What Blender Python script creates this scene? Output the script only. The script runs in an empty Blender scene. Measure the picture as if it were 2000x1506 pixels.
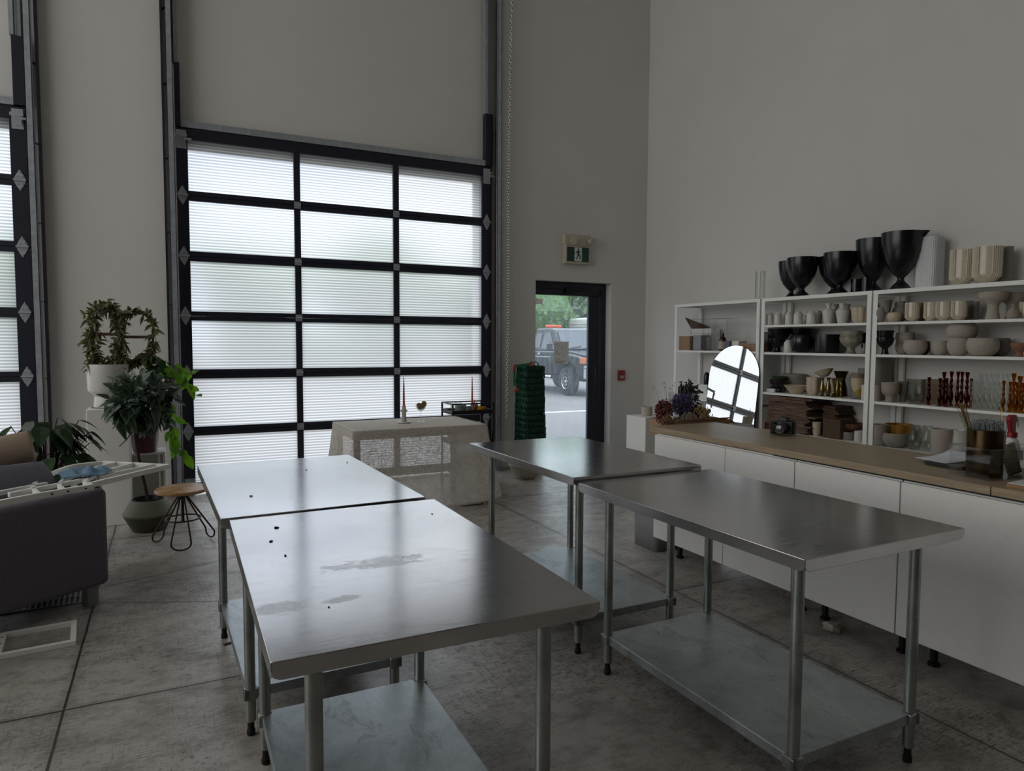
import bpy, bmesh, math, random
from mathutils import Vector, Matrix
R = math.radians
PI = math.pi
SC = bpy.context.scene
COL = SC.collection
random.seed(7)

# ------------------------------------------------------------------ camera
yaw, pitch, roll, FPX, CAMH = 0.4615, 0.0623, 0.0048, 1347.2, 1.578
fwd = Vector((math.sin(yaw)*math.cos(pitch), math.cos(yaw)*math.cos(pitch), -math.sin(pitch)))
rt = Vector((math.cos(yaw), -math.sin(yaw), 0))
up = rt.cross(fwd)
c_, s_ = math.cos(roll), math.sin(roll)
rt2 = rt*c_ + up*s_
up2 = up*c_ - rt*s_
cam_d = bpy.data.cameras.new('camera')
cam = bpy.data.objects.new('camera', cam_d); COL.objects.link(cam)
M = Matrix((rt2, up2, -fwd)).transposed().to_4x4()
M.translation = Vector((0, 0, CAMH))
cam.matrix_world = M
cam_d.sensor_fit = 'HORIZONTAL'; cam_d.sensor_width = 36.0
cam_d.lens = FPX*36.0/2000.0
cam_d.clip_start = 0.05; cam_d.clip_end = 300
SC.camera = cam

# ------------------------------------------------------------------ world, light, exposure
W = bpy.data.worlds.new('overcast_sky'); SC.world = W; W.use_nodes = True
wt = W.node_tree; wt.nodes.clear()
wo = wt.nodes.new('ShaderNodeOutputWorld'); wb = wt.nodes.new('ShaderNodeBackground')
wn = wt.nodes.new('ShaderNodeTexNoise'); wr = wt.nodes.new('ShaderNodeValToRGB'); wc = wt.nodes.new('ShaderNodeTexCoord')
wn.inputs['Scale'].default_value = 2.2; wn.inputs['Detail'].default_value = 3
wr.color_ramp.elements[0].position = .35; wr.color_ramp.elements[0].color = (.80, .87, 1.0, 1)
wr.color_ramp.elements[1].position = .68; wr.color_ramp.elements[1].color = (1.0, 1.0, 1.0, 1)
wt.links.new(wc.outputs['Generated'], wn.inputs['Vector']); wt.links.new(wn.outputs['Fac'], wr.inputs['Fac'])
wt.links.new(wr.outputs['Color'], wb.inputs['Color'])
# overcast luminance: the zenith three times as bright as the horizon
ws = wt.nodes.new('ShaderNodeSeparateXYZ'); wt.links.new(wc.outputs['Generated'], ws.inputs[0])
wm = wt.nodes.new('ShaderNodeMath'); wm.operation = 'MULTIPLY_ADD'; wm.use_clamp = False
wk = wt.nodes.new('ShaderNodeMath'); wk.operation = 'MAXIMUM'; wk.inputs[1].default_value = 0.0
wt.links.new(ws.outputs[2], wk.inputs[0]); wt.links.new(wk.outputs[0], wm.inputs[0])
SKY = 5.5
wm.inputs[1].default_value = SKY*2/3; wm.inputs[2].default_value = SKY/3
wt.links.new(wm.outputs[0], wb.inputs['Strength'])
wt.links.new(wb.outputs['Background'], wo.inputs['Surface'])
SC.view_settings.view_transform = 'Standard'; SC.view_settings.look = 'None'
SC.view_settings.gamma = 1.0; SC.view_settings.use_curve_mapping = False
SC.view_settings.exposure = 0.0
cy = SC.cycles
cy.max_bounces = 14; cy.diffuse_bounces = 7; cy.glossy_bounces = 5; cy.transmission_bounces = 8
cy.transparent_max_bounces = 16; cy.sample_clamp_indirect = 6.0; cy.caustics_reflective = False; cy.caustics_refractive = True

# added area light that lifts the room's shadows from the left, outside the picture
def fill_light(name, loc, rot, sx, sy, watts, col):
    ld = bpy.data.lights.new(name, 'AREA'); ld.shape = 'RECTANGLE'; ld.size = sx; ld.size_y = sy; ld.energy = watts; ld.color = col
    lo = bpy.data.objects.new(name, ld); COL.objects.link(lo); lo.location = loc; lo.rotation_euler = rot
fill_light('left_fill_light', (-6.1, 3.6, 3.7), (0, R(-90), 0), 5.2, 7.6, 235, (1.0, 1.0, .99))

# ------------------------------------------------------------------ materials
def lin(h):
    h = h.lstrip('#'); v = [int(h[i:i+2], 16)/255 for i in (0, 2, 4)]
    return tuple(x/12.92 if x <= .04045 else ((x+.055)/1.055)**2.4 for x in v) + (1,)

class N:
    def __init__(self, name):
        self.m = bpy.data.materials.new(name); self.m.use_nodes = True
        self.t = self.m.node_tree; self.t.nodes.clear()
        self.out = self.n('ShaderNodeOutputMaterial')
    def n(self, k, **kw):
        x = self.t.nodes.new(k)
        for a, b in kw.items(): setattr(x, a, b)
        return x
    def l(self, a, b): self.t.links.new(a, b)
    def surf(self, s): self.l(s, self.out.inputs['Surface']); return self.m
    def coord(self, scale=(1, 1, 1), rot=(0, 0, 0), kind='Object'):
        c = self.n('ShaderNodeTexCoord'); mp = self.n('ShaderNodeMapping')
        mp.inputs['Scale'].default_value = scale; mp.inputs['Rotation'].default_value = rot
        self.l(c.outputs[kind], mp.inputs['Vector']); return mp.outputs['Vector']
    def noise(self, vec, scale, detail=4, rough=.55, dist=0):
        x = self.n('ShaderNodeTexNoise'); x.inputs['Scale'].default_value = scale
        x.inputs['Detail'].default_value = detail; x.inputs['Roughness'].default_value = rough
        x.inputs['Distortion'].default_value = dist
        self.l(vec, x.inputs['Vector']); return x.outputs['Fac']
    def ramp(self, fac, stops):
        x = self.n('ShaderNodeValToRGB'); e = x.color_ramp.elements
        while len(e) < len(stops): e.new(.5)
        for i, (p, c) in enumerate(stops):
            e[i].position = p; e[i].color = c if len(c) == 4 else tuple(c)+(1,)
        self.l(fac, x.inputs['Fac']); return x.outputs['Color']
    def val(self, v):
        x = self.n('ShaderNodeValue'); x.outputs[0].default_value = v; return x.outputs[0]
    def math(self, op, a, b=None, clamp=False):
        x = self.n('ShaderNodeMath', operation=op, use_clamp=clamp)
        for i, v in enumerate((a, b)):
            if v is None: continue
            if isinstance(v, (int, float)): x.inputs[i].default_value = v
            else: self.l(v, x.inputs[i])
        return x.outputs[0]
    def mix(self, f, a, b):
        x = self.n('ShaderNodeMix', data_type='RGBA')
        for s, v in ((x.inputs[0], f), (x.inputs[6], a), (x.inputs[7], b)):
            if isinstance(v, (int, float, tuple)): s.default_value = v
            else: self.l(v, s)
        return x.outputs[2]
    def mixs(self, f, a, b):
        x = self.n('ShaderNodeMixShader')
        if isinstance(f, (int, float)): x.inputs[0].default_value = f
        else: self.l(f, x.inputs[0])
        self.l(a, x.inputs[1]); self.l(b, x.inputs[2]); return x.outputs[0]
    def bump(self, hgt, strength=.2, dist=.01):
        x = self.n('ShaderNodeBump'); x.inputs['Strength'].default_value = strength; x.inputs['Distance'].default_value = dist
        self.l(hgt, x.inputs['Height']); return x.outputs['Normal']
    def bsdf(self, color=None, rough=.5, metal=0, normal=None, spec=None, trans=0, ior=None, sub=0, alpha=None):
        x = self.n('ShaderNodeBsdfPrincipled')
        for k, v in (('Base Color', color), ('Roughness', rough), ('Metallic', metal), ('Normal', normal),
                     ('Specular IOR Level', spec), ('Transmission Weight', trans), ('IOR', ior), ('Alpha', alpha)):
            if v is None: continue
            if isinstance(v, (int, float, tuple)): x.inputs[k].default_value = v
            else: self.l(v, x.inputs[k])
        return x.outputs['BSDF']

MAT = {}
def plain(name, hexc, rough=.5, metal=0, var=.06, scale=30, bump=0, spec=None):
    """base colour with a slight noise variation"""
    k = N(name); c = lin(hexc); v = k.coord()
    f = k.noise(v, scale, 3)
    lo = tuple(x*(1-var) for x in c[:3])+(1,); hi = tuple(min(1, x*(1+var)) for x in c[:3])+(1,)
    col = k.ramp(f, [(.3, lo), (.7, hi)])
    nm = k.bump(f, bump, .004) if bump else None
    m = k.surf(k.bsdf(col, rough, metal, nm, spec)); MAT[name] = m; return m
def glassm(name, hexc, rough=.02, ior=1.45, mixt=.35):
    k = N(name); c = lin(hexc)
    g = k.n('ShaderNodeBsdfGlass'); g.inputs['Color'].default_value = c; g.inputs['Roughness'].default_value = rough; g.inputs['IOR'].default_value = ior
    t = k.n('ShaderNodeBsdfTransparent'); t.inputs['Color'].default_value = c
    gl = k.n('ShaderNodeBsdfGlossy'); gl.inputs['Roughness'].default_value = .03
    lw = k.n('ShaderNodeLayerWeight'); fr = k.math('ADD', k.math('MULTIPLY', k.math('POWER', lw.outputs['Facing'], 4.0), .6), .03)
    thin = k.mixs(fr, t.outputs[0], gl.outputs[0])
    m = k.surf(k.mixs(mixt, g.outputs[0], thin)); MAT[name] = m; return m

def m_clear(name, tint, dust=0):
    k = N(name); t = k.n('ShaderNodeBsdfTransparent'); t.inputs['Color'].default_value = tint
    g = k.n('ShaderNodeBsdfGlossy'); g.inputs['Roughness'].default_value = .02
    lw = k.n('ShaderNodeLayerWeight'); fr = k.math('ADD', k.math('MULTIPLY', k.math('POWER', lw.outputs['Facing'], 4.0), .6), .03)
    s0 = k.mixs(fr, t.outputs[0], g.outputs[0])
    if not dust: return k.surf(s0)
    tl = k.n('ShaderNodeBsdfTranslucent'); tl.inputs['Color'].default_value = (.8, .88, .95, 1)
    f = k.ramp(k.noise(k.coord((6, 1, 1.2)), 3, 6, .7, .5), [(.3, (dust*.4,)*3), (.7, (dust*1.6,)*3)])
    return k.surf(k.mixs(f, s0, tl.outputs[0]))
plain('black_ceramic', '#17151a', .24, var=.25, scale=14); MAT['black'] = MAT['black_ceramic']
plain('matte_white', '#d9dbdc', .85, var=.03)
plain('white_gloss', '#cfcdc8', .3, var=.04, scale=40)
plain('cream_gloss', '#c9c0ab', .16, var=.08, scale=20)
plain('cream', '#c4b49c', .5, var=.06)
plain('greige', '#8f8982', .75, var=.08)
plain('stone_mat', '#aba296', .8, var=.08, scale=60, bump=.1)
plain('stone_dark', '#6f6a64', .8, var=.1, scale=60)
plain('blush', '#9d9086', .7, var=.07)
plain('terracotta', '#8c5d48', .7, var=.1)
plain('mustard', '#9a6a1e', .45, var=.12)
plain('wood_brown', '#6b4a33', .6, var=.25, scale=12)
plain('green_dark', '#2c3c26', .4, var=.15)
plain('brass', '#98834f', .28, 1, var=.1)
plain('bronze', '#4c3d2c', .3, 1, var=.25, scale=10)
plain('white_paint', '#e4e3df', .55, var=.02)
plain('white_metal', '#f0f0eb', .4, var=.02)
plain('grey_plastic', '#8b8c8e', .5, var=.04)
plain('kraft', '#9c7c60', .85, var=.08, scale=40, bump=.1)
plain('kraft_shaded_brown', '#54402f', .9, var=.15, scale=40)  # brown cardboard, deepened to carry the shadow beside the carton pile
plain('black_metal', '#101114', .42, .3, var=.2)
plain('frame_black', '#1a1c2c', .45, .0, var=.15)
plain('black_plastic', '#0d0d0f', .35, var=.2)
plain('rubber', '#161616', .8, var=.2)
plain('hinge_zinc', '#a9adb3', .45, .35, var=.15, scale=60)
plain('track_zinc', '#a6acb2', .45, .5, var=.15, scale=20)
plain('fabric_grey', '#6a6670', .95, var=.12, scale=80, bump=.5)
plain('cushion_grey', '#70707c', .95, var=.1, scale=80, bump=.4)
plain('beige_weave', '#8f7d6d', .95, var=.12, scale=120, bump=.6)
plain('towel_blue', '#6d8aa3', .95, var=.18, scale=50, bump=.5)
plain('orange_wax', '#b5482c', .45, var=.05)
plain('pot_sage', '#6f7262', .75, var=.06, scale=50)
plain('pot_sage_dark', '#4f4f43', .8, var=.06, scale=50)
plain('pot_oxblood', '#4b1c22', .3, var=.1)
plain('soil', '#1a1512', .95, var=.4, scale=90, bump=.6)
plain('bark', '#3a2b22', .9, var=.3, scale=60, bump=.5)
plain('trellis', '#5f4a3a', .8)
plain('crate_green', '#0a3a2a', .4, var=.15)
plain('tape_green', '#1c6b41', .5); plain('tape_orange', '#a8452e', .5)
plain('planter_cream', '#b8b1a0', .8, var=.05)
plain('paper', '#d0d2d8', .85, var=.02)
plain('board_wood', '#94704a', .6, var=.12, scale=20)
plain('red_plastic', '#8f1f28', .35)
plain('red_sign', '#8a1c28', .4)
plain('sign_housing', '#c0b7a6', .6, var=.03)
plain('sign_green', '#0b3b33', .4)
plain('ink_white', '#dadedb', .5, var=.01)
plain('ink_grey', '#77726b', .8)
plain('ink_orange', '#a8623b', .8)
plain('yellow_gloss', '#c38a1a', .25)
plain('dried_red', '#7d4a45', .95, var=.3, scale=60)
plain('dried_purple', '#6c6190', .95, var=.25, scale=60)
plain('dried_cream', '#b09a70', .95, var=.25, scale=60)
plain('dried_stem', '#6d5a44', .95, var=.25)
plain('dried_dark', '#3f4038', .95, var=.25)
plain('tan_rug', '#8a7a6a', .95)
plain('car_paint', '#0d1118', .2, .0, var=.05, spec=.45)
plain('chrome', '#c9ccd0', .12, 1, var=.03)
plain('bumper_grey', '#a9aeb2', .35, .3)
plain('tire', '#191a1b', .85, var=.2, scale=40)
plain('lamp_amber', '#b86a28', .25)
plain('lamp_clear', '#cfcab4', .2)
plain('light_bar', '#d0502a', .3)
plain('rv_white', '#c9c8be', .5)
plain('tarp', '#3c4048', .7, var=.3, scale=8)
plain('tree_trunk', '#3b3027', .9)
plain('debris', '#1c1a19', .9)
plain('stainless_edge', '#9a9a9c', .28, 1)
plain('marble_grey', '#8d9290', .3, var=.45, scale=9)
plain('amber_bottle', '#2a120a', .12, var=.05)
plain('label_paper', '#b4aca0', .8)
plain('towel_white', '#b9aa9d', .9)
glassm('glass', '#f6f8f7', .02, 1.25, .82); glassm('glass_smoke', '#e9e8e4', .02, 1.1, .93)
MAT['acrylic'] = m_clear('acrylic', (.965, .97, .972, 1))
glassm('amber', '#c08674', .02, 1.3, .6); glassm('yellow', '#e0bc62', .02, 1.3, .6)
glassm('cellophane', '#f2f2f4', .1, 1.1, .8)

def m_wall(name='wall_paint', hexc='#d8d6d1'):
    k = N(name); v = k.coord(kind='Object'); c = lin(hexc)
    f = k.noise(v, .9, 5, .6); f2 = k.noise(v, 260, 2)
    a = tuple(x*.94 for x in c[:3])+(1,)
    col = k.ramp(f, [(.3, a), (.7, c)])
    sc = k.noise(k.coord((1, 1, 6)), 7, 3, .5, .6)
    col = k.mix(k.ramp(sc, [(.735, (0, 0, 0)), (.76, (.25, .25, .25))]), col, (.25, .23, .21, 1))
    return k.surf(k.bsdf(col, .88, 0, k.bump(f2, .12, .002)))
MAT['wall'] = m_wall(); MAT['wall_dimmed'] = m_wall('dimmed_rear_wall', '#4a4845')  # unseen rear wall coloured dark to stand for the dim hall behind

def m_floor():
    k = N('polished_concrete'); v = k.coord()
    n1 = k.noise(v, 1.1, 8, .62, .4); n2 = k.noise(k.coord((1, 1.4, 1), (0, 0, .12)), 5.5, 9, .74, .15); n3 = k.noise(v, 34, 6, .8, .3)
    base = k.ramp(n1, [(.28, (.28, .255, .225)), (.5, (.46, .43, .39)), (.72, (.60, .57, .52))])
    st = k.ramp(n2, [(.35, (.42, .39, .36)), (.54, (1, 1, 1))])
    mul = k.n('ShaderNodeMix', data_type='RGBA', blend_type='MULTIPLY'); mul.inputs[0].default_value = .75
    k.l(base, mul.inputs[6]); k.l(st, mul.inputs[7])
    # scuffs and scratches, stretched noise in two directions
    s1 = k.noise(k.coord((2.5, 34, 1), (0, 0, .16)), 6, 6, .78, .5)
    s2 = k.noise(k.coord((24, 1.3, 1), (0, 0, .25)), 4.5, 6, .78, .5)
    s3 = k.noise(k.coord((2, 26, 1), (0, 0, -.7)), 6, 5, .75, .6)
    m1 = k.ramp(s1, [(.53, (0, 0, 0)), (.60, (.75, .75, .75))]); m2 = k.ramp(s2, [(.55, (0, 0, 0)), (.61, (.65, .65, .65))])
    m3 = k.ramp(s3, [(.56, (0, 0, 0)), (.60, (.9, .9, .9))])
    mm = k.math('MAXIMUM', k.math('MAXIMUM', m1, m2), m3)
    patch = k.ramp(k.noise(v, .8, 3), [(.42, (.25, .25, .25)), (.6, (1, 1, 1))])
    mm = k.math('MULTIPLY', mm, patch)
    col = k.mix(mm, mul.outputs[2], (.035, .030, .026, 1))
    spk = k.math('MULTIPLY', k.ramp(n3, [(.54, (0, 0, 0)), (.60, (.9, .9, .9))]), k.ramp(k.noise(v, 1.7, 5, .7), [(.45, (.08, .08, .08)), (.62, (1, 1, 1))]))
    col = k.mix(spk, col, (.06, .052, .045, 1))
    # saw cut joints
    sep = k.n('ShaderNodeSeparateXYZ'); cc = k.n('ShaderNodeTexCoord'); k.l(cc.outputs['Object'], sep.inputs[0])
    wob = k.math('MULTIPLY', k.math('SUBTRACT', k.noise(v, 3, 3), .5), .012)
    X = k.math('ADD', sep.outputs[0], wob); Y = k.math('ADD', sep.outputs[1], wob)
    lines = []
    for p in (-3.75, -.437, 2.858, 6.1): lines.append(k.math('ABSOLUTE', k.math('SUBTRACT', X, p)))
    for p in (-2.3, .55, 3.405, 6.24): lines.append(k.math('ABSOLUTE', k.math('SUBTRACT', Y, p)))
    d = lines[0]
    for q in lines[1:]: d = k.math('MINIMUM', d, q)
    # creases running from the drain corner (slope lines), only right of the drain
    for (x0, y0, a, b) in ((-.42, 4.745, .43, 1), (-.40, 5.045, -.36, 1)):
        e = k.math('ABSOLUTE', k.math('ADD', k.math('SUBTRACT', Y, y0), k.math('MULTIPLY', k.math('SUBTRACT', X, x0), a)))
        e = k.math('ADD', e, k.math('MULTIPLY', k.math('LESS_THAN', X, x0), 9.0))
        e = k.math('ADD', e, k.math('MULTIPLY', k.math('GREATER_THAN', X, 2.2), 9.0))
        d = k.math('MINIMUM', d, k.math('MULTIPLY', e, 1.2))
    jl = k.math('LESS_THAN', d, .0055)
    soft = k.math('MULTIPLY', k.math('SUBTRACT', 1.0, k.math('MULTIPLY', d, 22.0), True), .35)
    col = k.mix(soft, col, (.09, .08, .07, 1)); col = k.mix(k.math('MULTIPLY', jl, .9), col, (.016, .014, .012, 1))
    rg = k.ramp(k.math('ADD', k.math('MULTIPLY', n2, .6), k.math('MULTIPLY', n1, .4)), [(.3, (.46, .46, .46)), (.65, (.26, .26, .26))])
    rg = k.math('ADD', rg, k.math('MULTIPLY', mm, .25))
    hh = k.math('SUBTRACT', k.math('MULTIPLY', n3, .3), k.math('MULTIPLY', jl, 1.5))
    return k.surf(k.bsdf(col, rg, 0, k.bump(hh, .25, .003), .55))
MAT['floor'] = m_floor()

def m_steel(name, stains=()):
    """worn stainless top; each stain (x, y, rx, ry) is a dried water mark in table coordinates"""
    k = N(name); v = k.coord()
    n1 = k.noise(v, 2.2, 5, .6, .3); n2 = k.noise(k.coord((1, 5, 1)), 16, 5, .7, .5); n3 = k.noise(v, 60, 3, .7)
    s1 = k.noise(k.coord((1.5, 30, 1), (0, 0, .12)), 8, 4, .7, .4); s2 = k.noise(k.coord((26, 1.5, 1), (0, 0, .5)), 9, 4, .7, .5)
    base = k.ramp(n1, [(.3, (.50, .50, .515)), (.7, (.62, .615, .615))])
    bl = k.ramp(n2, [(.60, (0, 0, 0)), (.70, (.45, .45, .45))])
    col = k.mix(bl, base, (.33, .31, .30, 1))
    rg = k.math('ADD', k.math('MULTIPLY', n2, .20), .055)
    scr = k.math('MAXIMUM', k.ramp(s1, [(.66, (0, 0, 0)), (.70, (1, 1, 1))]), k.ramp(s2, [(.67, (0, 0, 0)), (.71, (1, 1, 1))]))
    rg = k.math('ADD', rg, k.math('MULTIPLY', scr, .06))
    if stains:
        sep = k.n('ShaderNodeSeparateXYZ'); cc = k.n('ShaderNodeTexCoord'); k.l(cc.outputs['Object'], sep.inputs[0])
        wob = k.math('MULTIPLY', k.math('SUBTRACT', k.noise(k.coord((1, 1.6, 1)), 15, 7, .78, 1.2), .5), 8.0)
        tot = None
        for (x, y, rx, ry) in stains:
            a = k.math('POWER', k.math('MULTIPLY', k.math('SUBTRACT', sep.outputs[0], x), 1/rx), 2.0)
            b = k.math('POWER', k.math('MULTIPLY', k.math('SUBTRACT', sep.outputs[1], y), 1/ry), 2.0)
            e = k.math('ADD', k.math('ADD', a, b), wob)
            tot = e if tot is None else k.math('MINIMUM', tot, e)
        ms = k.math('LESS_THAN', tot, .8)
        rim = k.math('MULTIPLY', k.math('LESS_THAN', k.math('ABSOLUTE', k.math('SUBTRACT', tot, .8)), .10), .5)
        col = k.mix(k.math('MULTIPLY', ms, .22), col, (.25, .21, .18, 1)); col = k.mix(rim, col, (.20, .17, .15, 1))
        rg = k.math('ADD', rg, k.math('MULTIPLY', ms, .10))
    return k.surf(k.bsdf(col, rg, 1, k.bump(k.noise(k.coord((2, 14, 1), (0, 0, .1)), 9, 5, .7, .6), .10, .0012)))
MAT['steel'] = m_steel('stainless_top')
MAT['steel_stained'] = m_steel('stained_stainless_top', ((-.075, -.085, .16, .04), (-.345, -.34, .065, .045), (-.20, -.345, .045, .022), (.02, -.13, .10, .012)))

def m_galv(name, a, b, rough):
    k = N(name); v = k.coord()
    x = k.n('ShaderNodeTexVoronoi'); x.inputs['Scale'].default_value = 130; k.l(v, x.inputs['Vector'])
    n = k.noise(v, 3.5, 6, .65, .5)
    f = k.math('ADD', k.math('MULTIPLY', x.outputs['Color'], .10), k.math('MULTIPLY', n, .90))
    col = k.ramp(f, [(.3, a), (.65, b)])
    dk = k.ramp(k.noise(k.coord((2.5, 1, 1)), 4, 8, .78, .8), [(.56, (0, 0, 0)), (.68, (.6, .6, .6))])
    col = k.mix(dk, col, tuple(q*.45 for q in a[:3])+(1,))
    return k.surf(k.bsdf(col, k.math('ADD', k.math('MULTIPLY', n, .25), rough), .85))
MAT['galv'] = m_galv('galvanised_shelf', (.27, .30, .31), (.50, .55, .56), .26)
MAT['galv_leg'] = m_galv('galvanised_leg', (.24, .26, .25), (.40, .42, .40), .2)

def m_counter():
    k = N('light_oak_laminate')
    v = k.coord((9, 1, 9)); f = k.noise(v, 4, 5, .6, .8)
    col = k.ramp(f, [(.3, lin('#8f7d63')), (.55, lin('#a08e74')), (.75, lin('#ad9c83'))])
    return k.surf(k.bsdf(col, .38, 0))
MAT['oak'] = m_counter()
def m_stool():
    k = N('worn_stool_wood'); v = k.coord((1, 7, 1)); f = k.noise(v, 6, 5, .6, .6); g = k.noise(k.coord(), 7, 4)
    col = k.ramp(f, [(.3, lin('#8a6339')), (.7, lin('#b98d5c'))])
    col = k.mix(k.ramp(g, [(.5, (0, 0, 0)), (.6, (.6, .6, .6))]), col, lin('#c0a88c'))
    return k.surf(k.bsdf(col, .38))
MAT['stool_wood'] = m_stool()
def m_rust():
    k = N('rusty_steel'); f = k.noise(k.coord(), 30, 4)
    return k.surf(k.bsdf(k.ramp(f, [(.3, lin('#1f1612')), (.7, lin('#4a3022'))]), .42, .6))
MAT['rust'] = m_rust()

def m_poly():
    """multiwall polycarbonate: milky, ribbed every 24 mm, lets blurred daylight and shapes through"""
    k = N('ribbed_polycarbonate')
    sep = k.n('ShaderNodeSeparateXYZ'); cc = k.n('ShaderNodeTexCoord'); k.l(cc.outputs['Object'], sep.inputs[0])
    w = k.math('SINE', k.math('MULTIPLY', sep.outputs[2], 2*PI/.0297))
    rib = k.math('POWER', k.math('MULTIPLY', k.math('ADD', w, 1.0), .5), 1.4)
    col = k.mix(rib, (.47, .49, .50, 1), (.93, .94, .95, 1))
    t = k.n('ShaderNodeBsdfTranslucent'); k.l(col, t.inputs['Color'])
    rf = k.n('ShaderNodeBsdfRefraction'); rf.inputs['IOR'].default_value = 1.12; rf.inputs['Roughness'].default_value = .52; k.l(col, rf.inputs['Color'])
    gl = k.n('ShaderNodeBsdfGlossy'); gl.inputs['Roughness'].default_value = .25; gl.inputs['Color'].default_value = (.9, .9, .9, 1)
    a = k.mixs(.45, t.outputs[0], rf.outputs[0])
    return k.surf(k.mixs(.05, a, gl.outputs[0]))
MAT['poly'] = m_poly()
MAT['door_glass'] = m_clear('door_glass', (.80, .85, .88, 1), .045)
MAT['poly_back'] = m_clear('polycarbonate_outer_skin', (.97, .98, .99, 1))
def m_linen(name='loose_linen', open_=1.0):
    k = N(name); 
    a = k.noise(k.coord((5, 5, 30)), 5, 2, .5, .3); b = k.noise(k.coord((30, 30, 5)), 5, 2, .5, .3)
    thr = k.math('MAXIMUM', a, b)
    col = k.ramp(thr, [(.5, lin('#dcd7cf')), (.65, lin('#e4dfd7'))])
    d = k.n('ShaderNodeBsdfDiffuse'); k.l(col, d.inputs['Color'])
    tl = k.n('ShaderNodeBsdfTranslucent'); tl.inputs['Color'].default_value = (.80, .76, .70, 1)
    s = k.mixs(.35, d.outputs[0], tl.outputs[0])
    tr = k.n('ShaderNodeBsdfTransparent')
    f = k.ramp(thr, [(.50, (.52*open_,)*3), (.66, (.20*open_,)*3)])
    return k.surf(k.mixs(f, s, tr.outputs[0]))
MAT['linen'] = m_linen(); MAT['linen_top'] = m_linen('linen_flat', .12)  # cloth top made denser, building the brightness of window light into it
def m_leaf(name, c1, c2, tr=.45, edge=None):
    k = N(name); f = k.noise(k.coord(), 9, 3)
    col = k.ramp(f, [(.35, lin(c1)), (.65, lin(c2))])
    if edge:
        at = k.n('ShaderNodeAttribute', attribute_name='rim'); col = k.mix(at.outputs['Fac'], col, lin(edge))
    p = k.bsdf(col, .35); t = k.n('ShaderNodeBsdfTranslucent'); 
    cm = k.n('ShaderNodeMix', data_type='RGBA', blend_type='MULTIPLY'); cm.inputs[0].default_value = 1
    k.l(col, cm.inputs[6]); cm.inputs[7].default_value = (1.35, 1.45, .8, 1)
    k.l(cm.outputs[2], t.inputs['Color'])
    return k.surf(k.mixs(tr, p, t.outputs[0]))
MAT['leaf_dark'] = m_leaf('leaf_dark', '#1d2e1b', '#2f4a28', .25)
MAT['leaf_ficus'] = m_leaf('leaf_ficus', '#16251d', '#243d2a', .2, '#4d5f4c')
MAT['leaf_lime'] = m_leaf('leaf_lime', '#4d7a1c', '#6f9a25', .55)
MAT['leaf_var'] = m_leaf('leaf_variegated', '#2a3526', '#3b4733', .25, '#8e8762')
MAT['leaf_tree'] = m_leaf('leaf_tree', '#4a6a3c', '#7d9c62', .35)
def m_asphalt():
    k = N('asphalt'); v = k.coord(); n = k.noise(v, .35, 6, .6); g = k.noise(v, 60, 2)
    col = k.ramp(k.math('ADD', k.math('MULTIPLY', n, .8), k.math('MULTIPLY', g, .2)), [(.3, (.118, .110, .104)), (.7, (.168, .158, .15))])
    return k.surf(k.bsdf(col, .9))
MAT['asphalt'] = m_asphalt()
def m_poster():
    k = N('thin_printed_paper'); t = k.n('ShaderNodeBsdfTranslucent'); t.inputs['Color'].default_value = (.75, .73, .68, 1)
    return k.surf(k.mixs(.32, k.bsdf(lin('#d5d3cc'), .9), t.outputs[0]))
MAT['poster_paper'] = m_poster()
def m_mirror():
    k = N('mirror_glass'); g = k.n('ShaderNodeBsdfGlossy'); g.inputs['Roughness'].default_value = 0.0
    g.inputs['Color'].default_value = (.93, .95, .95, 1); return k.surf(g.outputs[0])
MAT['mirror'] = m_mirror()
def m_truckglass():
    k = N('vehicle_glass'); return k.surf(k.bsdf((.02, .028, .033, 1), .03, 0, None, .9))
MAT['truck_glass'] = m_truckglass()
def m_cream_gold():
    k = N('cream_with_gold_band'); sep = k.n('ShaderNodeSeparateXYZ'); cc = k.n('ShaderNodeTexCoord'); k.l(cc.outputs['Object'], sep.inputs[0])
    zz = sep.outputs[2]; tri = k.math('ABSOLUTE', sep.outputs[1])
    hgt = k.math('ADD', k.math('MULTIPLY', tri, .9), .055)
    c = k.mix(k.math('LESS_THAN', zz, hgt), lin('#b8a585'), lin('#a37c2c'))
    c = k.mix(k.math('LESS_THAN', zz, k.math('SUBTRACT', .075, k.math('MULTIPLY', sep.outputs[1], -1.2))), c, lin('#6b6860'))
    c = k.mix(k.math('GREATER_THAN', zz, .19), c, lin('#7e6c5a'))
    return k.surf(k.bsdf(c, .45))
MAT['cream_gold'] = m_cream_gold()
k_ = N('stone_speckled'); sv = k_.coord(); MAT['stone'] = k_.surf(k_.bsdf(k_.ramp(k_.noise(sv, 22, 5, .7), [(.35, lin('#6a665c')), (.6, lin('#a39c8c'))]), .45))
k_ = N('book_cardboard_layers'); MAT['cardboard_stack'] = k_.surf(k_.bsdf(k_.ramp(k_.noise(k_.coord((1, 1, 30)), 6, 4, .7), [(.38, lin('#3a2e27')), (.6, lin('#8e7260'))]), .9))

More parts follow.
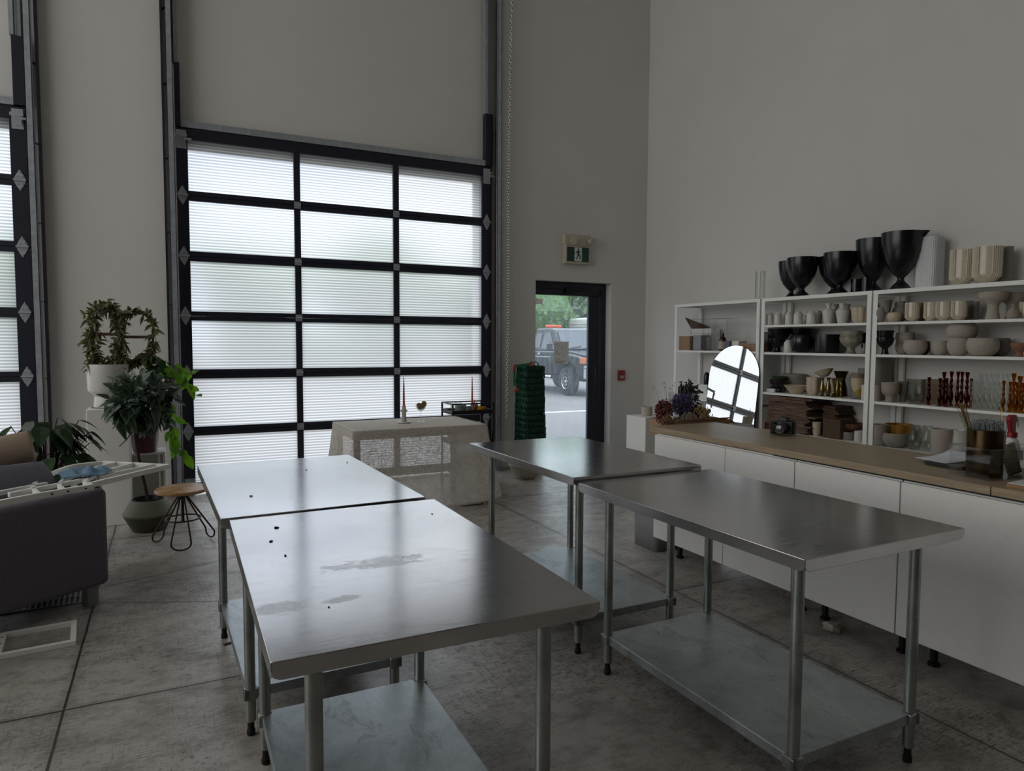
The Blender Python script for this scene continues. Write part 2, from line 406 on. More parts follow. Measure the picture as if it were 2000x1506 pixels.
# ------------------------------------------------------------------ mesh helpers
class MB:
    def __init__(self): self.v = []; self.f = []; self.mi = []; self.cur = 0; self.rim = None
    def add(self, vs, fs):
        o = len(self.v); self.v += [tuple(p) for p in vs]
        self.f += [tuple(o+i for i in q) for q in fs]; self.mi += [self.cur]*len(fs); return self
    def box(self, x0, y0, z0, x1, y1, z1):
        vs = [(x, y, z) for z in (z0, z1) for y in (y0, y1) for x in (x0, x1)]
        return self.add(vs, [(0, 2, 3, 1), (4, 5, 7, 6), (0, 1, 5, 4), (2, 6, 7, 3), (0, 4, 6, 2), (1, 3, 7, 5)])
    def bar(self, p, q, w, h=None, upv=(0, 0, 1)):
        """rectangular bar from p to q, w across, h in the up direction"""
        h = h or w; p, q = Vector(p), Vector(q); d = (q-p).normalized(); u = Vector(upv)
        if abs(d.dot(u)) > .98: u = Vector((1, 0, 0))
        s = d.cross(u).normalized(); u = s.cross(d).normalized()
        vs = [a + s*(i*w/2) + u*(j*h/2) for a in (p, q) for (i, j) in ((-1, -1), (1, -1), (1, 1), (-1, 1))]
        return self.add(vs, [(0, 1, 2, 3), (7, 6, 5, 4), (0, 4, 5, 1), (1, 5, 6, 2), (2, 6, 7, 3), (3, 7, 4, 0)])
    def cyl(self, p, q, r, n=20, r2=None, cap=True):
        r2 = r if r2 is None else r2; p, q = Vector(p), Vector(q); d = (q-p).normalized()
        u = Vector((0, 0, 1)) if abs(d.z) < .95 else Vector((1, 0, 0)); s = d.cross(u).normalized(); t = s.cross(d)
        vs = [p + (s*math.cos(a)+t*math.sin(a))*r for a in (2*PI*i/n for i in range(n))] + \
             [q + (s*math.cos(a)+t*math.sin(a))*r2 for a in (2*PI*i/n for i in range(n))]
        fs = [(i, (i+1) % n, n+(i+1) % n, n+i) for i in range(n)]
        if cap: fs += [tuple(range(n))[::-1], tuple(range(n, 2*n))]
        return self.add(vs, fs)
    def tube(self, pts, r, n=8, closed=False):
        pts = [Vector(p) for p in pts]; m = len(pts); vs = []; prev = None
        for i, p in enumerate(pts):
            if closed: d = pts[(i+1) % m]-pts[i-1]
            else: d = pts[min(i+1, m-1)]-pts[max(i-1, 0)]
            d.normalize()
            if prev is None:
                u = Vector((0, 0, 1)) if abs(d.z) < .9 else Vector((1, 0, 0)); s = d.cross(u).normalized()
            else: s = (prev - d*prev.dot(d)).normalized()
            prev = s; t = s.cross(d); rr = r[i] if isinstance(r, (list, tuple)) else r
            vs += [p + (s*math.cos(a)+t*math.sin(a))*rr for a in (2*PI*k/n for k in range(n))]
        fs = [(i*n+k, i*n+(k+1) % n, j*n+(k+1) % n, j*n+k) for i in range(m if closed else m-1) for j in [(i+1) % m] for k in range(n)]
        if not closed: fs += [tuple(range(n))[::-1], tuple(range((m-1)*n, m*n))]
        return self.add(vs, fs)
    def lathe(self, prof, n=32, cx=0, cy=0, z0=0, mod=None, close=False):
        """prof: list of (radius, z)"""
        vs = []
        for (r, z) in prof:
            for k in range(n):
                a = 2*PI*k/n; rr = r*(mod(a, z) if mod else 1)
                vs.append((cx+rr*math.cos(a), cy+rr*math.sin(a), z0+z))
        m = len(prof)
        fs = [(i*n+k, i*n+(k+1) % n, (i+1)*n+(k+1) % n, (i+1)*n+k) for i in range(m-1) for k in range(n)]
        fs += [tuple(range(n))[::-1], tuple(range((m-1)*n, m*n))]
        return self.add(vs, fs)
    def grid(self, fn, nu, nv, wrap=False):
        vs = [fn(i/nu, j/nv) for j in range(nv+1) for i in range(nu+(0 if wrap else 1))]
        w = nu if wrap else nu+1
        fs = [(j*w+i, j*w+(i+1) % w, (j+1)*w+(i+1) % w, (j+1)*w+i) for j in range(nv) for i in range(nu)]
        return self.add(vs, fs)
    def prism(self, pts, a, b, axis='x'):
        """polygon pts extruded between a and b along axis; pts are the two other coordinates"""
        n = len(pts)
        def mk(t, p): return {'x': (t, p[0], p[1]), 'y': (p[0], t, p[1]), 'z': (p[0], p[1], t)}[axis]
        vs = [mk(a, p) for p in pts] + [mk(b, p) for p in pts]
        return self.add(vs, [tuple(range(n))[::-1], tuple(range(n, 2*n))] + [(i, (i+1) % n, n+(i+1) % n, n+i) for i in range(n)])
    def build(self, name, mat, parent=None, loc=(0, 0, 0), rot=(0, 0, 0), bevel=0, seg=2, smooth=True, sub=0, solid=0, ang=35):
        me = bpy.data.meshes.new(name); me.from_pydata(self.v, [], self.f)
        mats = mat if isinstance(mat, (list, tuple)) else [mat]
        for m in mats: me.materials.append(MAT[m] if isinstance(m, str) else m)
        if len(mats) > 1: me.polygons.foreach_set('material_index', self.mi)
        if self.rim is not None:
            at = me.attributes.new('rim', 'FLOAT', 'POINT'); at.data.foreach_set('value', self.rim)
        bm = bmesh.new(); bm.from_mesh(me); bmesh.ops.recalc_face_normals(bm, faces=bm.faces); bm.to_mesh(me); bm.free()
        if smooth:
            me.polygons.foreach_set('use_smooth', [True]*len(me.polygons))
            me.set_sharp_from_angle(angle=R(ang))
        o = bpy.data.objects.new(name, me); COL.objects.link(o)
        o.location = loc; o.rotation_euler = rot
        if parent: o.parent = parent
        if solid:
            q = o.modifiers.new('solid', 'SOLIDIFY'); q.thickness = solid; q.offset = 0
        if sub:
            q = o.modifiers.new('sub', 'SUBSURF'); q.levels = q.render_levels = sub
        if bevel:
            q = o.modifiers.new('bevel', 'BEVEL'); q.width = bevel; q.segments = seg; q.limit_method = 'ANGLE'; q.angle_limit = R(40)
        return o

def tag(o, label, cat, group=None, kind=None):
    o['label'] = label; o['category'] = cat
    if group: o['group'] = group
    if kind: o['kind'] = kind
    return o
def struct(o): o['kind'] = 'structure'; return o
def thing(name, label, cat, loc=(0, 0, 0), rz=0, group=None, rot=None):
    o = bpy.data.objects.new(name, None); COL.objects.link(o); o.location = loc
    o.rotation_euler = rot or (0, 0, rz); o.empty_display_size = .1
    return tag(o, label, cat, group)
def copy_tree(o, parent=None):
    c = o.copy(); COL.objects.link(c)
    if parent: c.parent = parent
    for ch in list(o.children): copy_tree(ch, c)
    return c
def arcpts(c, r, a0, a1, n, plane='xy'):
    out = []
    for i in range(n+1):
        a = a0+(a1-a0)*i/n; u, v = r*math.cos(a), r*math.sin(a)
        out.append({'xy': (c[0]+u, c[1]+v, c[2]), 'xz': (c[0]+u, c[1], c[2]+v), 'yz': (c[0], c[1]+u, c[2]+v)}[plane])
    return out
def rect_round(x0, y0, x1, y1, r, n=5):
    p = []
    for cx, cy, a in ((x1-r, y1-r, 0), (x0+r, y1-r, PI/2), (x0+r, y0+r, PI), (x1-r, y0+r, 1.5*PI)):
        p += [(cx+r*math.cos(a+PI/2*i/n), cy+r*math.sin(a+PI/2*i/n)) for i in range(n+1)]
    return p

# ================================================================== the room
def wall(name, boxes, mat='wall'):
    m = MB()
    for b in boxes: m.box(*b)
    return struct(m.build(name, mat, smooth=False))
XL, XR, YF, YB, ZC = -6.2, 5.942, -11.0, 7.80, 6.9
struct(MB().box(XL-.3, YF-.3, -.2, XR+.3, YB+.25, 0).build('floor', 'floor', smooth=False))
wall('ceiling', [(XL-.3, YF-.3, ZC, XR+.3, YB+.25, ZC+.2)])
wall('wall_right', [(XR, YF-.2, 0, XR+.2, YB+.25, ZC)])
wall('wall_left', [(XL-.2, YF-.2, 0, XL, YB+.25, ZC)])
wall('wall_front', [(XL, YF-.2, 0, XR, YF, ZC)], 'wall_dimmed')
O1, O2, O3, ZO, ZD, YO = (-4.46, -1.25), (.21, 3.42), (4.21, 5.375), 3.545, 2.38, 8.05
wall('wall_back', [(XL, YB, 0, O1[0], YO, ZC), (O1[0], YB, ZO, O1[1], YO, ZC), (O1[1], YB, 0, O2[0], YO, ZC), (O2[0], YB, ZO, O2[1], YO, ZC),
                   (O2[1], YB, 0, O3[0], YO, ZC), (O3[0], YB, ZD, O3[1], YO, ZC), (O3[1], YB, 0, XR, YO, ZC)])
# ------------------------------------------------------------------ overhead glazed doors
ROWS = [(.122, .606), (.698, 1.193), (1.289, 1.785), (1.879, 2.383), (2.4815, 2.985), (3.081, 3.588)]
COLS = [(.216, 1.236), (1.301, 2.325), (2.393, 3.425)]
XO0, XO1 = .108, 3.558
def hinge_mesh():
    m = MB(); m.prism([(0, .098), (.030, .045), (.044, .012), (.044, -.012), (.030, -.045), (0, -.098), (-.030, -.045), (-.044, -.012), (-.044, .012), (-.030, .045)], -.004, 0, 'y')
    m.cyl((-.05, -.012, 0), (.05, -.012, 0), .009, 10)
    for x, z in ((0, .075), (-.018, .035), (.018, .035), (0, -.075), (-.018, -.035), (.018, -.035)): m.cyl((x, -.004, z), (x, -.010, z), .006, 8)
    return m
def plate_mesh():
    m = MB(); m.box(-.034, -.004, -.036, .034, 0, .036); m.cyl((-.036, -.01, 0), (.036, -.01, 0), .008, 10)
    for x in (-.02, .02):
        for z in (-.024, .024): m.cyl((x, -.004, z), (x, -.009, z), .005, 8)
    return m
def bracket_mesh():
    m = MB(); m.box(-.045, -.006, -.09, .045, 0, .09); m.box(-.055, -.035, .02, .05, -.028, .05); m.bar((0, -.03, .03), (0, -.008, -.06), .07, .006); m.cyl((.03, -.03, .0), (.09, -.03, .0), .012, 12)
    return m
def overhead_door(name, dx):
    root = bpy.data.objects.new(name, None); COL.objects.link(root); root.location = (dx, 7.728, 0); struct(root)
    zs = [0.02] + [(ROWS[i][1]+ROWS[i+1][0])/2 for i in range(5)] + [3.695]
    for i, (z0, z1) in enumerate(ROWS):
        m = MB(); a, b = zs[i], zs[i+1]-.002
        if i < 5: m.box(XO0, .03, b-.01, XO1, .0445, b+.0015)
        m.box(XO0, 0, a, XO1, .045, z0); m.box(XO0, 0, z1, XO1, .045, b)
        xs = [XO0] + [v for c in COLS for v in c] + [XO1]
        for j in range(0, 8, 2): m.box(xs[j], 0, z0, xs[j+1], .045, z1)
        fr = m.build('section_frame', 'frame_black', root, bevel=.003, seg=1, smooth=False)
        for (x0, x1) in COLS:
            p = MB(); p.box(x0-.006, .022, z0-.006, x1+.006, .038, z1+.006); p.mi = [1 if k == 3 else 0 for k in range(6)]
            p.build('pane', ['poly', 'poly_back'], fr, smooth=False)
    base_h = None
    for i in range(5):
        z = (ROWS[i][1]+ROWS[i+1][0])/2
        for x in (.160, 3.49):
            if base_h is None: base_h = hinge_mesh().build('hinge', 'hinge_zinc', root, (x, 0, z))
            else:
                o = base_h.copy(); COL.objects.link(o); o.parent = root; o.location = (x, 0, z)
    base_p = None
    for i in range(5):
        z = (ROWS[i][1]+ROWS[i+1][0])/2
        for x in (1.2685, 2.359):
            if base_p is None: base_p = plate_mesh().build('hinge_plate', 'hinge_zinc', root, (x, 0, z))
            else:
                o = base_p.copy(); COL.objects.link(o); o.parent = root; o.location = (x, 0, z)
    for x in (.160, 3.49): bracket_mesh().build('top_bracket', 'hinge_zinc', root, (x, 0, 3.58))
    for x in (.165, 3.49): MB().box(-.05, -.012, 0, .05, 0, .08).build('bottom_bracket', 'hinge_zinc', root, (x, 0, .09))
    MB().box(.13, -.01, 3.70, 3.53, .07, 3.765).build('header_seal', 'track_zinc', root, smooth=False)
    for s, x0 in ((0, .040), (1, 3.572)):
        m = MB(); m.box(x0, -.125, .0, x0+.055, -.12, ZC-.3); m.box(x0+(.05 if s else 0), -.125, 0, x0+(.055 if s else .005), -.06, ZC-.3)
        m.box(x0+(0 if s else .05), -.125, 0, x0+(.005 if s else .055), -.10, ZC-.3); m.build('track', 'track_zinc', root, smooth=False)
        m = MB(); xx = 3.64 if s else -.005; m.box(xx, .0, 0, xx+.02, .072, ZC-.3)
        for k in range(9): m.bar((x0+.028, -.06, .5+k*.72), (xx+.01, .07, .5+k*.72), .03, .004)
        m.build('track_angle', 'frame_black', root, smooth=False)
        xg = .108 if not s else 3.468
        MB().box(xg, -.03, 3.70, xg+(.05 if not s else .09), .07, 4.31).build('dark_guide', 'frame_black', root, smooth=False)
        m = MB(); xg = .06 if not s else 3.455
        m.box(xg, -.03, 4.315, xg+.035, .05, ZC-.3); m.box(xg+.05, .0, 4.315, xg+.085, .07, ZC-.3); m.build('upper_guide', 'track_zinc', root, smooth=False)
    return root
d2 = overhead_door('door_2', 0.0)
d1 = overhead_door('door_1', -4.67)
# ------------------------------------------------------------------ exit door
d3 = bpy.data.objects.new('door_3', None); COL.objects.link(d3); d3.location = (4.21, 7.93, 0); struct(d3)
m = MB(); m.box(0, 0, 2.29, 1.165, .10, 2.38); m.box(1.08, 0, 0, 1.165, .10, 2.29); m.box(0, 0, 0, .045, .10, 2.29)
m.build('door_frame', 'frame_black', d3, bevel=.004, seg=1)
m = MB(); m.box(.04, .02, 2.205, 1.085, .07, 2.295); m.box(.90, .02, .02, 1.07, .07, 2.205); m.box(.045, .02, .02, .066, .07, 2.205); m.box(.06, .02, .02, .90, .07, .24)
m.build('door_leaf', 'frame_black', d3, bevel=.004, seg=1)
MB().box(.062, .040, .238, .902, .048, 2.207).build('door_glass', 'door_glass', d3, smooth=False)
m = MB(); m.box(.52, -.045, 2.245, .80, .0, 2.31); m.bar((.74, -.05, 2.235), (.5, -.03, 2.225), .02, .008); m.build('door_closer', 'black_metal', d3, bevel=.004)
m = MB(); m.tube([(.98, .0, .95), (.98, -.05, .97), (.98, -.05, 1.25), (.98, 0, 1.27)], .011, 10); m.build('door_handle', 'black_metal', d3)
po = MB().box(-.113, -.001, -.148, .113, 0, .148).build('poster', 'poster_paper', None, (4.695, 7.968, 1.445), smooth=False)
tag(po, 'white printed notice with small drawings taped inside the exit door glass', 'poster')
m = MB(); rr = random.Random(3)
for (x, z, s, k) in ((-.075, .105, .02, 0), (-.03, .10, .018, 1), (.02, .085, .022, 2), (.075, .11, .018, 0), (-.055, .06, .016, 1), (.01, .055, .018, 0), (.07, .06, .016, 2), (-.03, -.01, .02, 0), (.015, -.015, .018, 1), (.075, -.02, .02, 2), (.03, -.05, .014, 1)):
    pts = arcpts((x, -.0025, z), s*.8, .3*k, 5.2, 10, 'xz') if k != 1 else [(x-s*.7, -.0025, z-s), (x+s*.7, -.0025, z+s)]
    m.tube(pts, .0022, 4)
m.build('sketch', 'ink_grey', po)
m = MB(); m.bar((-.085, -.003, -.02), (-.07, -.003, .03), .013, .004); m.tube(arcpts((-.035, -.0025, -.02), .012, PI, 2*PI, 8, 'xz'), .003, 4); m.bar((.03, -.003, -.05), (.045, -.003, -.045), .012, .004)
m.build('orange_sketch', 'ink_orange', po)
m = MB()
for i, (a, b) in enumerate(((-.09, -.01), (.0, .085), (-.09, .085), (-.09, .05), (-.09, .03))):
    z = .022 if i == 1 else -.085-.013*i
    m.box(a, -.0028, z-.0025, b, -.0012, z+.0025)
m.build('text_line', 'ink_grey', po)

# ------------------------------------------------------------------ exit sign, fire tag, chain
es = thing('exit_sign', 'beige emergency light box with green running figure exit sign above the door', 'sign', (4.79, 7.80, 2.60))
MB().box(-.19, -.075, 0, .19, 0, .24).build('housing', 'sign_housing', es, bevel=.008)
MB().prism(rect_round(-.20, .235, .20, .375, .03), -.085, 0, 'y').build('battery_box', 'sign_housing', es, bevel=.004)
m = MB(); m.box(-.165, -.079, .03, .165, -.0745, .215); m.build('sign_face', 'sign_green', es, smooth=False)
sf = MB().box(-.055, -.0815, .035, .055, -.0785, .21).build('door_symbol', 'ink_white', es, smooth=False)
m = MB(); y = -.083
m.cyl((.0, y-.001, .188), (.0, y+.001, .188), .0125, 14)
m.bar((-.004, y, .172), (.002, y, .118), .026, .002, (0, 1, 0)); m.bar((.004, y, .12), (.03, y, .10), .014, .002, (0, 1, 0)); m.bar((.03, y, .104), (.022, y, .062), .012, .002, (0, 1, 0))
m.bar((0, y, .12), (-.012, y, .085), .014, .002, (0, 1, 0)); m.bar((-.010, y, .088), (-.036, y, .060), .012, .002, (0, 1, 0))
m.bar((0, y, .168), (.026, y, .150), .010, .002, (0, 1, 0)); m.bar((.024, y, .152), (.040, y, .164), .009, .002, (0, 1, 0)); m.bar((-.004, y, .166), (-.03, y, .152), .010, .002, (0, 1, 0)); m.bar((-.03, y, .154), (-.038, y, .13), .009, .002, (0, 1, 0))
m.bar((.022, y, .066), (.040, y, .056), .009, .002, (0, 1, 0))
m.build('running_figure', 'sign_green', es, smooth=False)
for x in (-.10, .15):
    m = MB(); m.lathe([(.0, 0), (.022, 0), (.045, .05), (.048, .06), (.042, .062), (.0, .055)], 20)
    m.cyl((0, 0, -.02), (0, 0, .01), .012, 10); m.build('lamp_head', 'sign_housing', es, (x, -.10, .30), (R(105), 0, R(25 if x > 0 else -15)))
    MB().cyl((0, 0, 0), (0, 0, .05), .02, 10).build('lamp_swivel', 'sign_housing', es, (x, -.10, .33), (R(-90), 0, 0))
ft = MB().box(-.052, -.03, -.068, .052, 0, .068).build('fire_tag', 'red_sign', None, (5.545, 7.80, 1.135), bevel=.004)
tag(ft, 'small red square alarm plate on the white wall right of the exit door', 'sign')
m = MB()
for dx, segs in ((-.022, ((1, 1, 0), (0, 1, 0))), (.022, ())):
    pass
def glyph(m, cx, cz, w, hgt, strokes, t=.007):
    for (x0, z0, x1, z1) in strokes: m.bar((cx+x0*w, -.031, cz+z0*hgt), (cx+x1*w, -.031, cz+z1*hgt), t, .002, (0, 1, 0))
S5 = [(1, 1, 0, 1), (0, 1, 0, .5), (0, .5, 1, .5), (1, .5, 1, 0), (1, 0, 0, 0)]
S2 = [(0, 1, 1, 1), (1, 1, 1, .5), (1, .5, 0, .5), (0, .5, 0, 0), (0, 0, 1, 0)]
glyph(m, -.028, -.035, .022, .028, S5); glyph(m, .006, -.035, .022, .028, S2)
m.build('lettering', 'ink_white', ft, smooth=False)
m = MB(); z = .62; i = 0
while z < 6.4:
    x = .0 + .012*math.sin(z*1.1); pl = 'xz' if i % 2 == 0 else 'yz'
    c = (x, 0, z); pts = [(c[0]+(.011*math.cos(a) if pl == 'xz' else 0), c[1]+(.011*math.cos(a) if pl == 'yz' else 0), c[2]+.021*math.sin(a)) for a in (2*PI*k/8 for k in range(8))]
    m.tube(pts, .0042, 4, True); z += .034; i += 1
tag(m.build('hoist_chain', 'galv_leg', None, (3.70, 7.63, 0), (0, R(.7), 0)), 'long steel pull chain hanging beside the overhead door track', 'chain')

# ================================================================== outside
struct(MB().box(-60, YO, -.25, 90, 110, -.05).build('ground', 'asphalt', smooth=False))
ml = MB().box(2, 13.9, -.05, 16, 14.06, -.046).build('parking_line', 'ink_white', None, rot=(0, 0, 0), smooth=False); struct(ml)
tr = thing('pickup_truck', 'black lifted pickup truck parked outside, seen through the exit door glass', 'truck', (10.95, 17.2, -.05))
def zf(v): return v
# body side profile in (y, z), front at y=0
m = MB()
body = [(.12, .62), (.10, 1.02), (.16, 1.16), (.45, 1.23), (1.45, 1.33), (1.62, 1.36), (3.75, 1.36), (3.80, .60), (1.75, .60), (1.62, .66), (1.52, .95), (1.22, 1.06), (.88, 1.04), (.62, .92), (.50, .64)]
m.prism(body, 0.0, 2.0); 
m.build('body', 'car_paint', tr, bevel=.05, seg=3)
m = MB(); hood = [(0.30, 1.20), (.32, 1.27), (1.0, 1.36), (1.62, 1.40), (1.62, 1.2)]
m.prism(hood, .18, 1.82); m.build('hood', 'car_paint', tr, bevel=.05, seg=3)
m = MB()
def cabpt(t, z): pass
cb = [(1.60, 1.36), (2.18, 2.02), (2.45, 2.10), (3.35, 2.10), (3.70, 1.36)]
vs = []
for x, ins in ((.06, 0), (1.94, 0)):
    for (yy, zz) in cb:
        k = (zz-1.36)/.74*.16; vs.append((x+(k if x < 1 else -k), yy, zz))
n = 5; m.add(vs, [(0, 1, 2, 3, 4), (9, 8, 7, 6, 5)]+[(i, (i+1) % n, n+(i+1) % n, n+i) for i in range(n)])
m.build('cab', 'car_paint', tr, bevel=.04, seg=3)
def cabside(y, z, off=-.012): return (.06+(z-1.36)/.74*.16+off, y, z)
for nm, pl in (('side_window', [(1.95, 1.44), (2.38, 1.96), (2.72, 1.96), (2.80, 1.44)]), ('rear_side_window', [(2.92, 1.46), (2.90, 1.94), (3.26, 1.94), (3.45, 1.46)])):
    m = MB(); a = [cabside(*p) for p in pl]; b = [cabside(*p, .01) for p in pl]; n = len(pl)
    m.add(a+b, [tuple(range(n)), tuple(range(n, 2*n))[::-1]]+[(i, (i+1) % n, n+(i+1) % n, n+i) for i in range(n)]); m.build(nm, 'truck_glass', tr, smooth=False)
m = MB(); a = [(.20, 1.66, 1.42), (1.80, 1.66, 1.42), (1.70, 2.16, 1.985), (.30, 2.16, 1.985)]
b = [(p[0], p[1]-.03, p[2]+.015) for p in a]; m.add(b+a, [(0, 1, 2, 3), (7, 6, 5, 4)]+[(i, (i+1) % 4, 4+(i+1) % 4, 4+i) for i in range(4)]); m.build('windshield', 'truck_glass', tr, smooth=False)
m = MB(); m.bar((.35, 1.60, 1.44), (.9, 1.66, 1.52), .02); m.bar((.95, 1.60, 1.44), (1.5, 1.66, 1.52), .02); m.build('wiper', 'rubber', tr)
m = MB(); m.box(-.02, 2.05, 1.16, .01, 3.6, 1.19); m.build('side_trim', 'bumper_grey', tr); MB().box(-.03, 2.72, 1.24, .0, 2.88, 1.29).build('door_handle', 'chrome', tr, bevel=.008)
m = MB(); m.prism([(-.15, .55), (-.15, .88), (-.02, .95), (.14, .95), (.14, .55)], .02, 1.98); m.build('bumper', 'bumper_grey', tr, bevel=.04, seg=3)
MB().box(.0, -.16, .86, 2.0, .12, .93).build('bumper_bar', 'chrome', tr, bevel=.02)
MB().box(-.01, .04, 1.0, .20, .30, 1.19).build('turn_signal', 'lamp_amber', tr, bevel=.02)
MB().box(.19, .03, 1.03, .52, .12, 1.19).build('headlamp', 'lamp_clear', tr, bevel=.02)
MB().box(.19, .02, .965, .52, .12, 1.02).build('turn_signal', 'lamp_amber', tr, bevel=.01)
m = MB(); m.box(.56, .02, .98, 1.45, .10, 1.18); m.build('grille', 'chrome', tr, bevel=.02)
MB().box(1.48, .03, 1.0, 1.81, .12, 1.19).build('headlamp', 'lamp_clear', tr, bevel=.02)
m = MB(); m.cyl((-.12, 1.75, .55), (-.12, 3.7, .55), .05, 12); m.build('side_step', 'chrome', tr)
m = MB(); m.box(-.20, 1.88, 1.38, -.02, 1.98, 1.60); m.build('side_mirror', 'black_plastic', tr, bevel=.02)
m = MB(); m.box(.35, 2.9, 2.12, .9, 3.05, 2.22); m.build('light_bar', 'light_bar', tr, bevel=.02)
MB().box(.3, .5, .45, 1.7, 5.6, .66).build('chassis', 'black_plastic', tr)
m = MB(); m.prism([(3.85, .66), (3.85, 1.36), (5.9, 1.36), (5.95, .66)], .02, 1.98); m.build('truck_bed', 'car_paint', tr, bevel=.04)
for wx, wy in ((.02, 1.07), (1.76, 1.07), (.02, 4.75), (1.76, 4.75)):
    m = MB(); m.prism([(0, 0)], 0, 0) if False else None
    prof = [(.24, .02), (.36, 0), (.43, .03), (.445, .08), (.445, .20), (.43, .24), (.36, .26), (.24, .26)]
    m = MB(); m.lathe(prof, 44, mod=lambda a, z: 1+.012*(1 if int(a*22/PI) % 2 else -1))
    w = m.build('wheel', 'tire', tr, (wx-.06 if wx < 1 else wx+.06, wy, .445), (0, R(90), 0))
    m = MB(); m.lathe([(.0, .03), (.05, .02), (.07, .05), (.19, .07), (.235, .02), (.245, .02), (.245, .10), (.0, .10)], 32, mod=lambda a, z: 1)
    for k in range(8): a = k*PI/4; m.cyl((.13*math.cos(a), .13*math.sin(a), .01), (.13*math.cos(a), .13*math.sin(a), .07), .032, 10)
    m.build('rim', 'chrome', w, (0, 0, -.01))
rv = thing('camper', 'white camper trailer with dark tarp on its roof behind the truck', 'camper', (20.7, 32, -.05))
MB().prism([(0, .5), (0, 2.96), (.15, 3.03), (7, 3.03), (7, .5)], 0, 2.4, 'y').build('shell', 'rv_white', rv, bevel=.08, seg=3)
m = MB()
for z in (2.35, 2.5, 2.65): m.box(-.02, -.03, z, 7, -.005, z+.03); m.box(-.03, 0, z, -.005, 2.4, z+.03)
m.build('siding_rib', 'bumper_grey', rv)
m = MB(); m.box(.3, -.04, 1.6, 2.3, -.01, 2.22); m.box(-.04, .5, 1.9, -.01, 1.9, 2.3); m.build('window', 'truck_glass', rv)
m = MB(); m.grid(lambda u, v: (.6+6*u, .1+2.2*v, 3.04+.28*math.sin(PI*v)*(.5+.5*math.sin(u*7+1))+.25*u), 20, 8); m.build('tarp', 'tarp', rv, solid=.02)
for x in (1.8, 4.8): MB().lathe([(0, 0), (.33, 0), (.36, .04), (.36, .18), (.33, .22), (0, .22)], 24).build('wheel', 'tire', rv, (x, -.05, .36), (R(-90), 0, 0))
sb = thing('hanging_board', 'tan wooden board hanging outside at the top corner of the exit door', 'board', (4.69, 8.6, 2.17))
MB().box(-.10, -.01, -.05, .06, .01, .03).build('plank', 'board_wood', sb, bevel=.003)
m = MB(); m.tube([(-.02, 0, .03), (-.02, 0, .6)], .004, 6); m.build('hanger', 'track_zinc', sb)
MB().box(-.3, -.553, .58, .3, .3, .62).build('canopy_bracket', 'track_zinc', sb)

# ------------------------------------------------------------------ leaves
def leaf(m, p, d, nrm, L_, W_, droop=.25, fold=.2, nu=4, rim=None, tip=.5):
    """one leaf: base p, direction d, face normal nrm, bends down along its length"""
    d = Vector(d).normalized(); nrm = Vector(nrm); nrm = (nrm-d*nrm.dot(d)).normalized(); s = d.cross(nrm)
    vs = []; rims = []
    for i in range(nu+1):
        t = i/nu; w = W_*.5*math.sin(PI*min(1, t**tip*.96+.02))**.8
        c = Vector(p)+d*(L_*(t-.12*droop*t*t))+Vector((0, 0, -1))*(droop*L_*t*t)
        for k in (-1, 0, 1):
            vs.append(c+s*(w*k)+nrm*(abs(k)*w*fold)); rims.append(0 if k == 0 else 1)
    o = len(m.v)
    m.add(vs, [(i*3+k, i*3+k+1, (i+1)*3+k+1, (i+1)*3+k) for i in range(nu) for k in (0, 1)])
    if m.rim is None: m.rim = [0.0]*o
    m.rim += rims
def rdir(rg, up_=0):
    a = rg.uniform(0, 2*PI); z = rg.uniform(-1, 1); s = math.sqrt(1-z*z); return Vector((s*math.cos(a), s*math.sin(a), z+up_)).normalized()

def tree(x, y, hgt, rad, lab, seed, nl=2600):
    rg = random.Random(seed)
    t = thing('tree', lab, 'tree', (x, y, -.05), 0, 'trees beyond the parking lot')
    MB().tube([(0, 0, 0), (.1, 0, hgt*.3), (-.1, .1, hgt*.6), (0, 0, hgt*.8)], [.22, .18, .13, .05], 8).build('trunk', 'tree_trunk', t)
    m = MB()
    blobs = [(rg.uniform(-.7, .7)*rad, rg.uniform(-.5, .5)*rad, rg.uniform(.12, .86)*hgt, rg.uniform(.45, .7)*rad) for _ in range(11)]
    for (bx, by, bz, br) in blobs:
        for _ in range(nl//11):
            d = rdir(rg); d.y -= .2; p = Vector((bx, by, bz))+d*br*rg.uniform(.75, 1.05); p.z = max(.2, p.z)
            leaf(m, p, rdir(rg), d, rg.uniform(.22, .42), rg.uniform(.16, .28), .2, .15, 2)
    for (bx, by, bz, br) in blobs: # inner mass
        m.cur = 1; m.lathe([(0.01, -br*.8), (br*.6, -br*.55), (br*.85, 0), (br*.6, br*.55), (.01, br*.8)], 10, bx, by, bz, mod=lambda a, z: 1+.12*math.sin(5*a)); m.rim += [0]*(len(m.v)-len(m.rim)); m.cur = 0
    m.build('crown', ['leaf_tree', 'leaf_tree'], t, smooth=False)
rg = random.Random(5)
tl = ['seen at the left of the exit door glass', 'in the middle of the exit door glass behind the truck', 'above the camper', ]
for i, (x, y, hh, rd, lab) in enumerate([(19.5, 36.5, 8.0, 2.9, 'bushy green tree at the left side of the exit door view'), (26.6, 43.5, 8.4, 2.9, 'bright green bushy tree right behind the truck roof'), (27.6, 38.0, 8.8, 3.0, 'green tree rising above the white camper'),
        (16.5, 44, 7.2, 3.0, 'tree beyond the lot, blurred through the right panes of the large overhead door'), (9.5, 38, 7.0, 3.2, 'tree beyond the lot, blurred through the middle panes of the large overhead door'), (4.6, 44, 7.4, 3.2, 'tree beyond the lot, blurred through the left panes of the large overhead door'),
        (-4, 38, 6.2, 3.0, 'tree beyond the lot, blurred through the cut off overhead door at the left'), (36.5, 46, 9, 3.2, 'tree beyond the camper hidden by the exit door stile')]):
    tree(x, y, hh, rd, lab, 20+i)
tree(35.0, 54, 11, 4.4, 'tallest pale tree far behind the camper', 41, 3000)
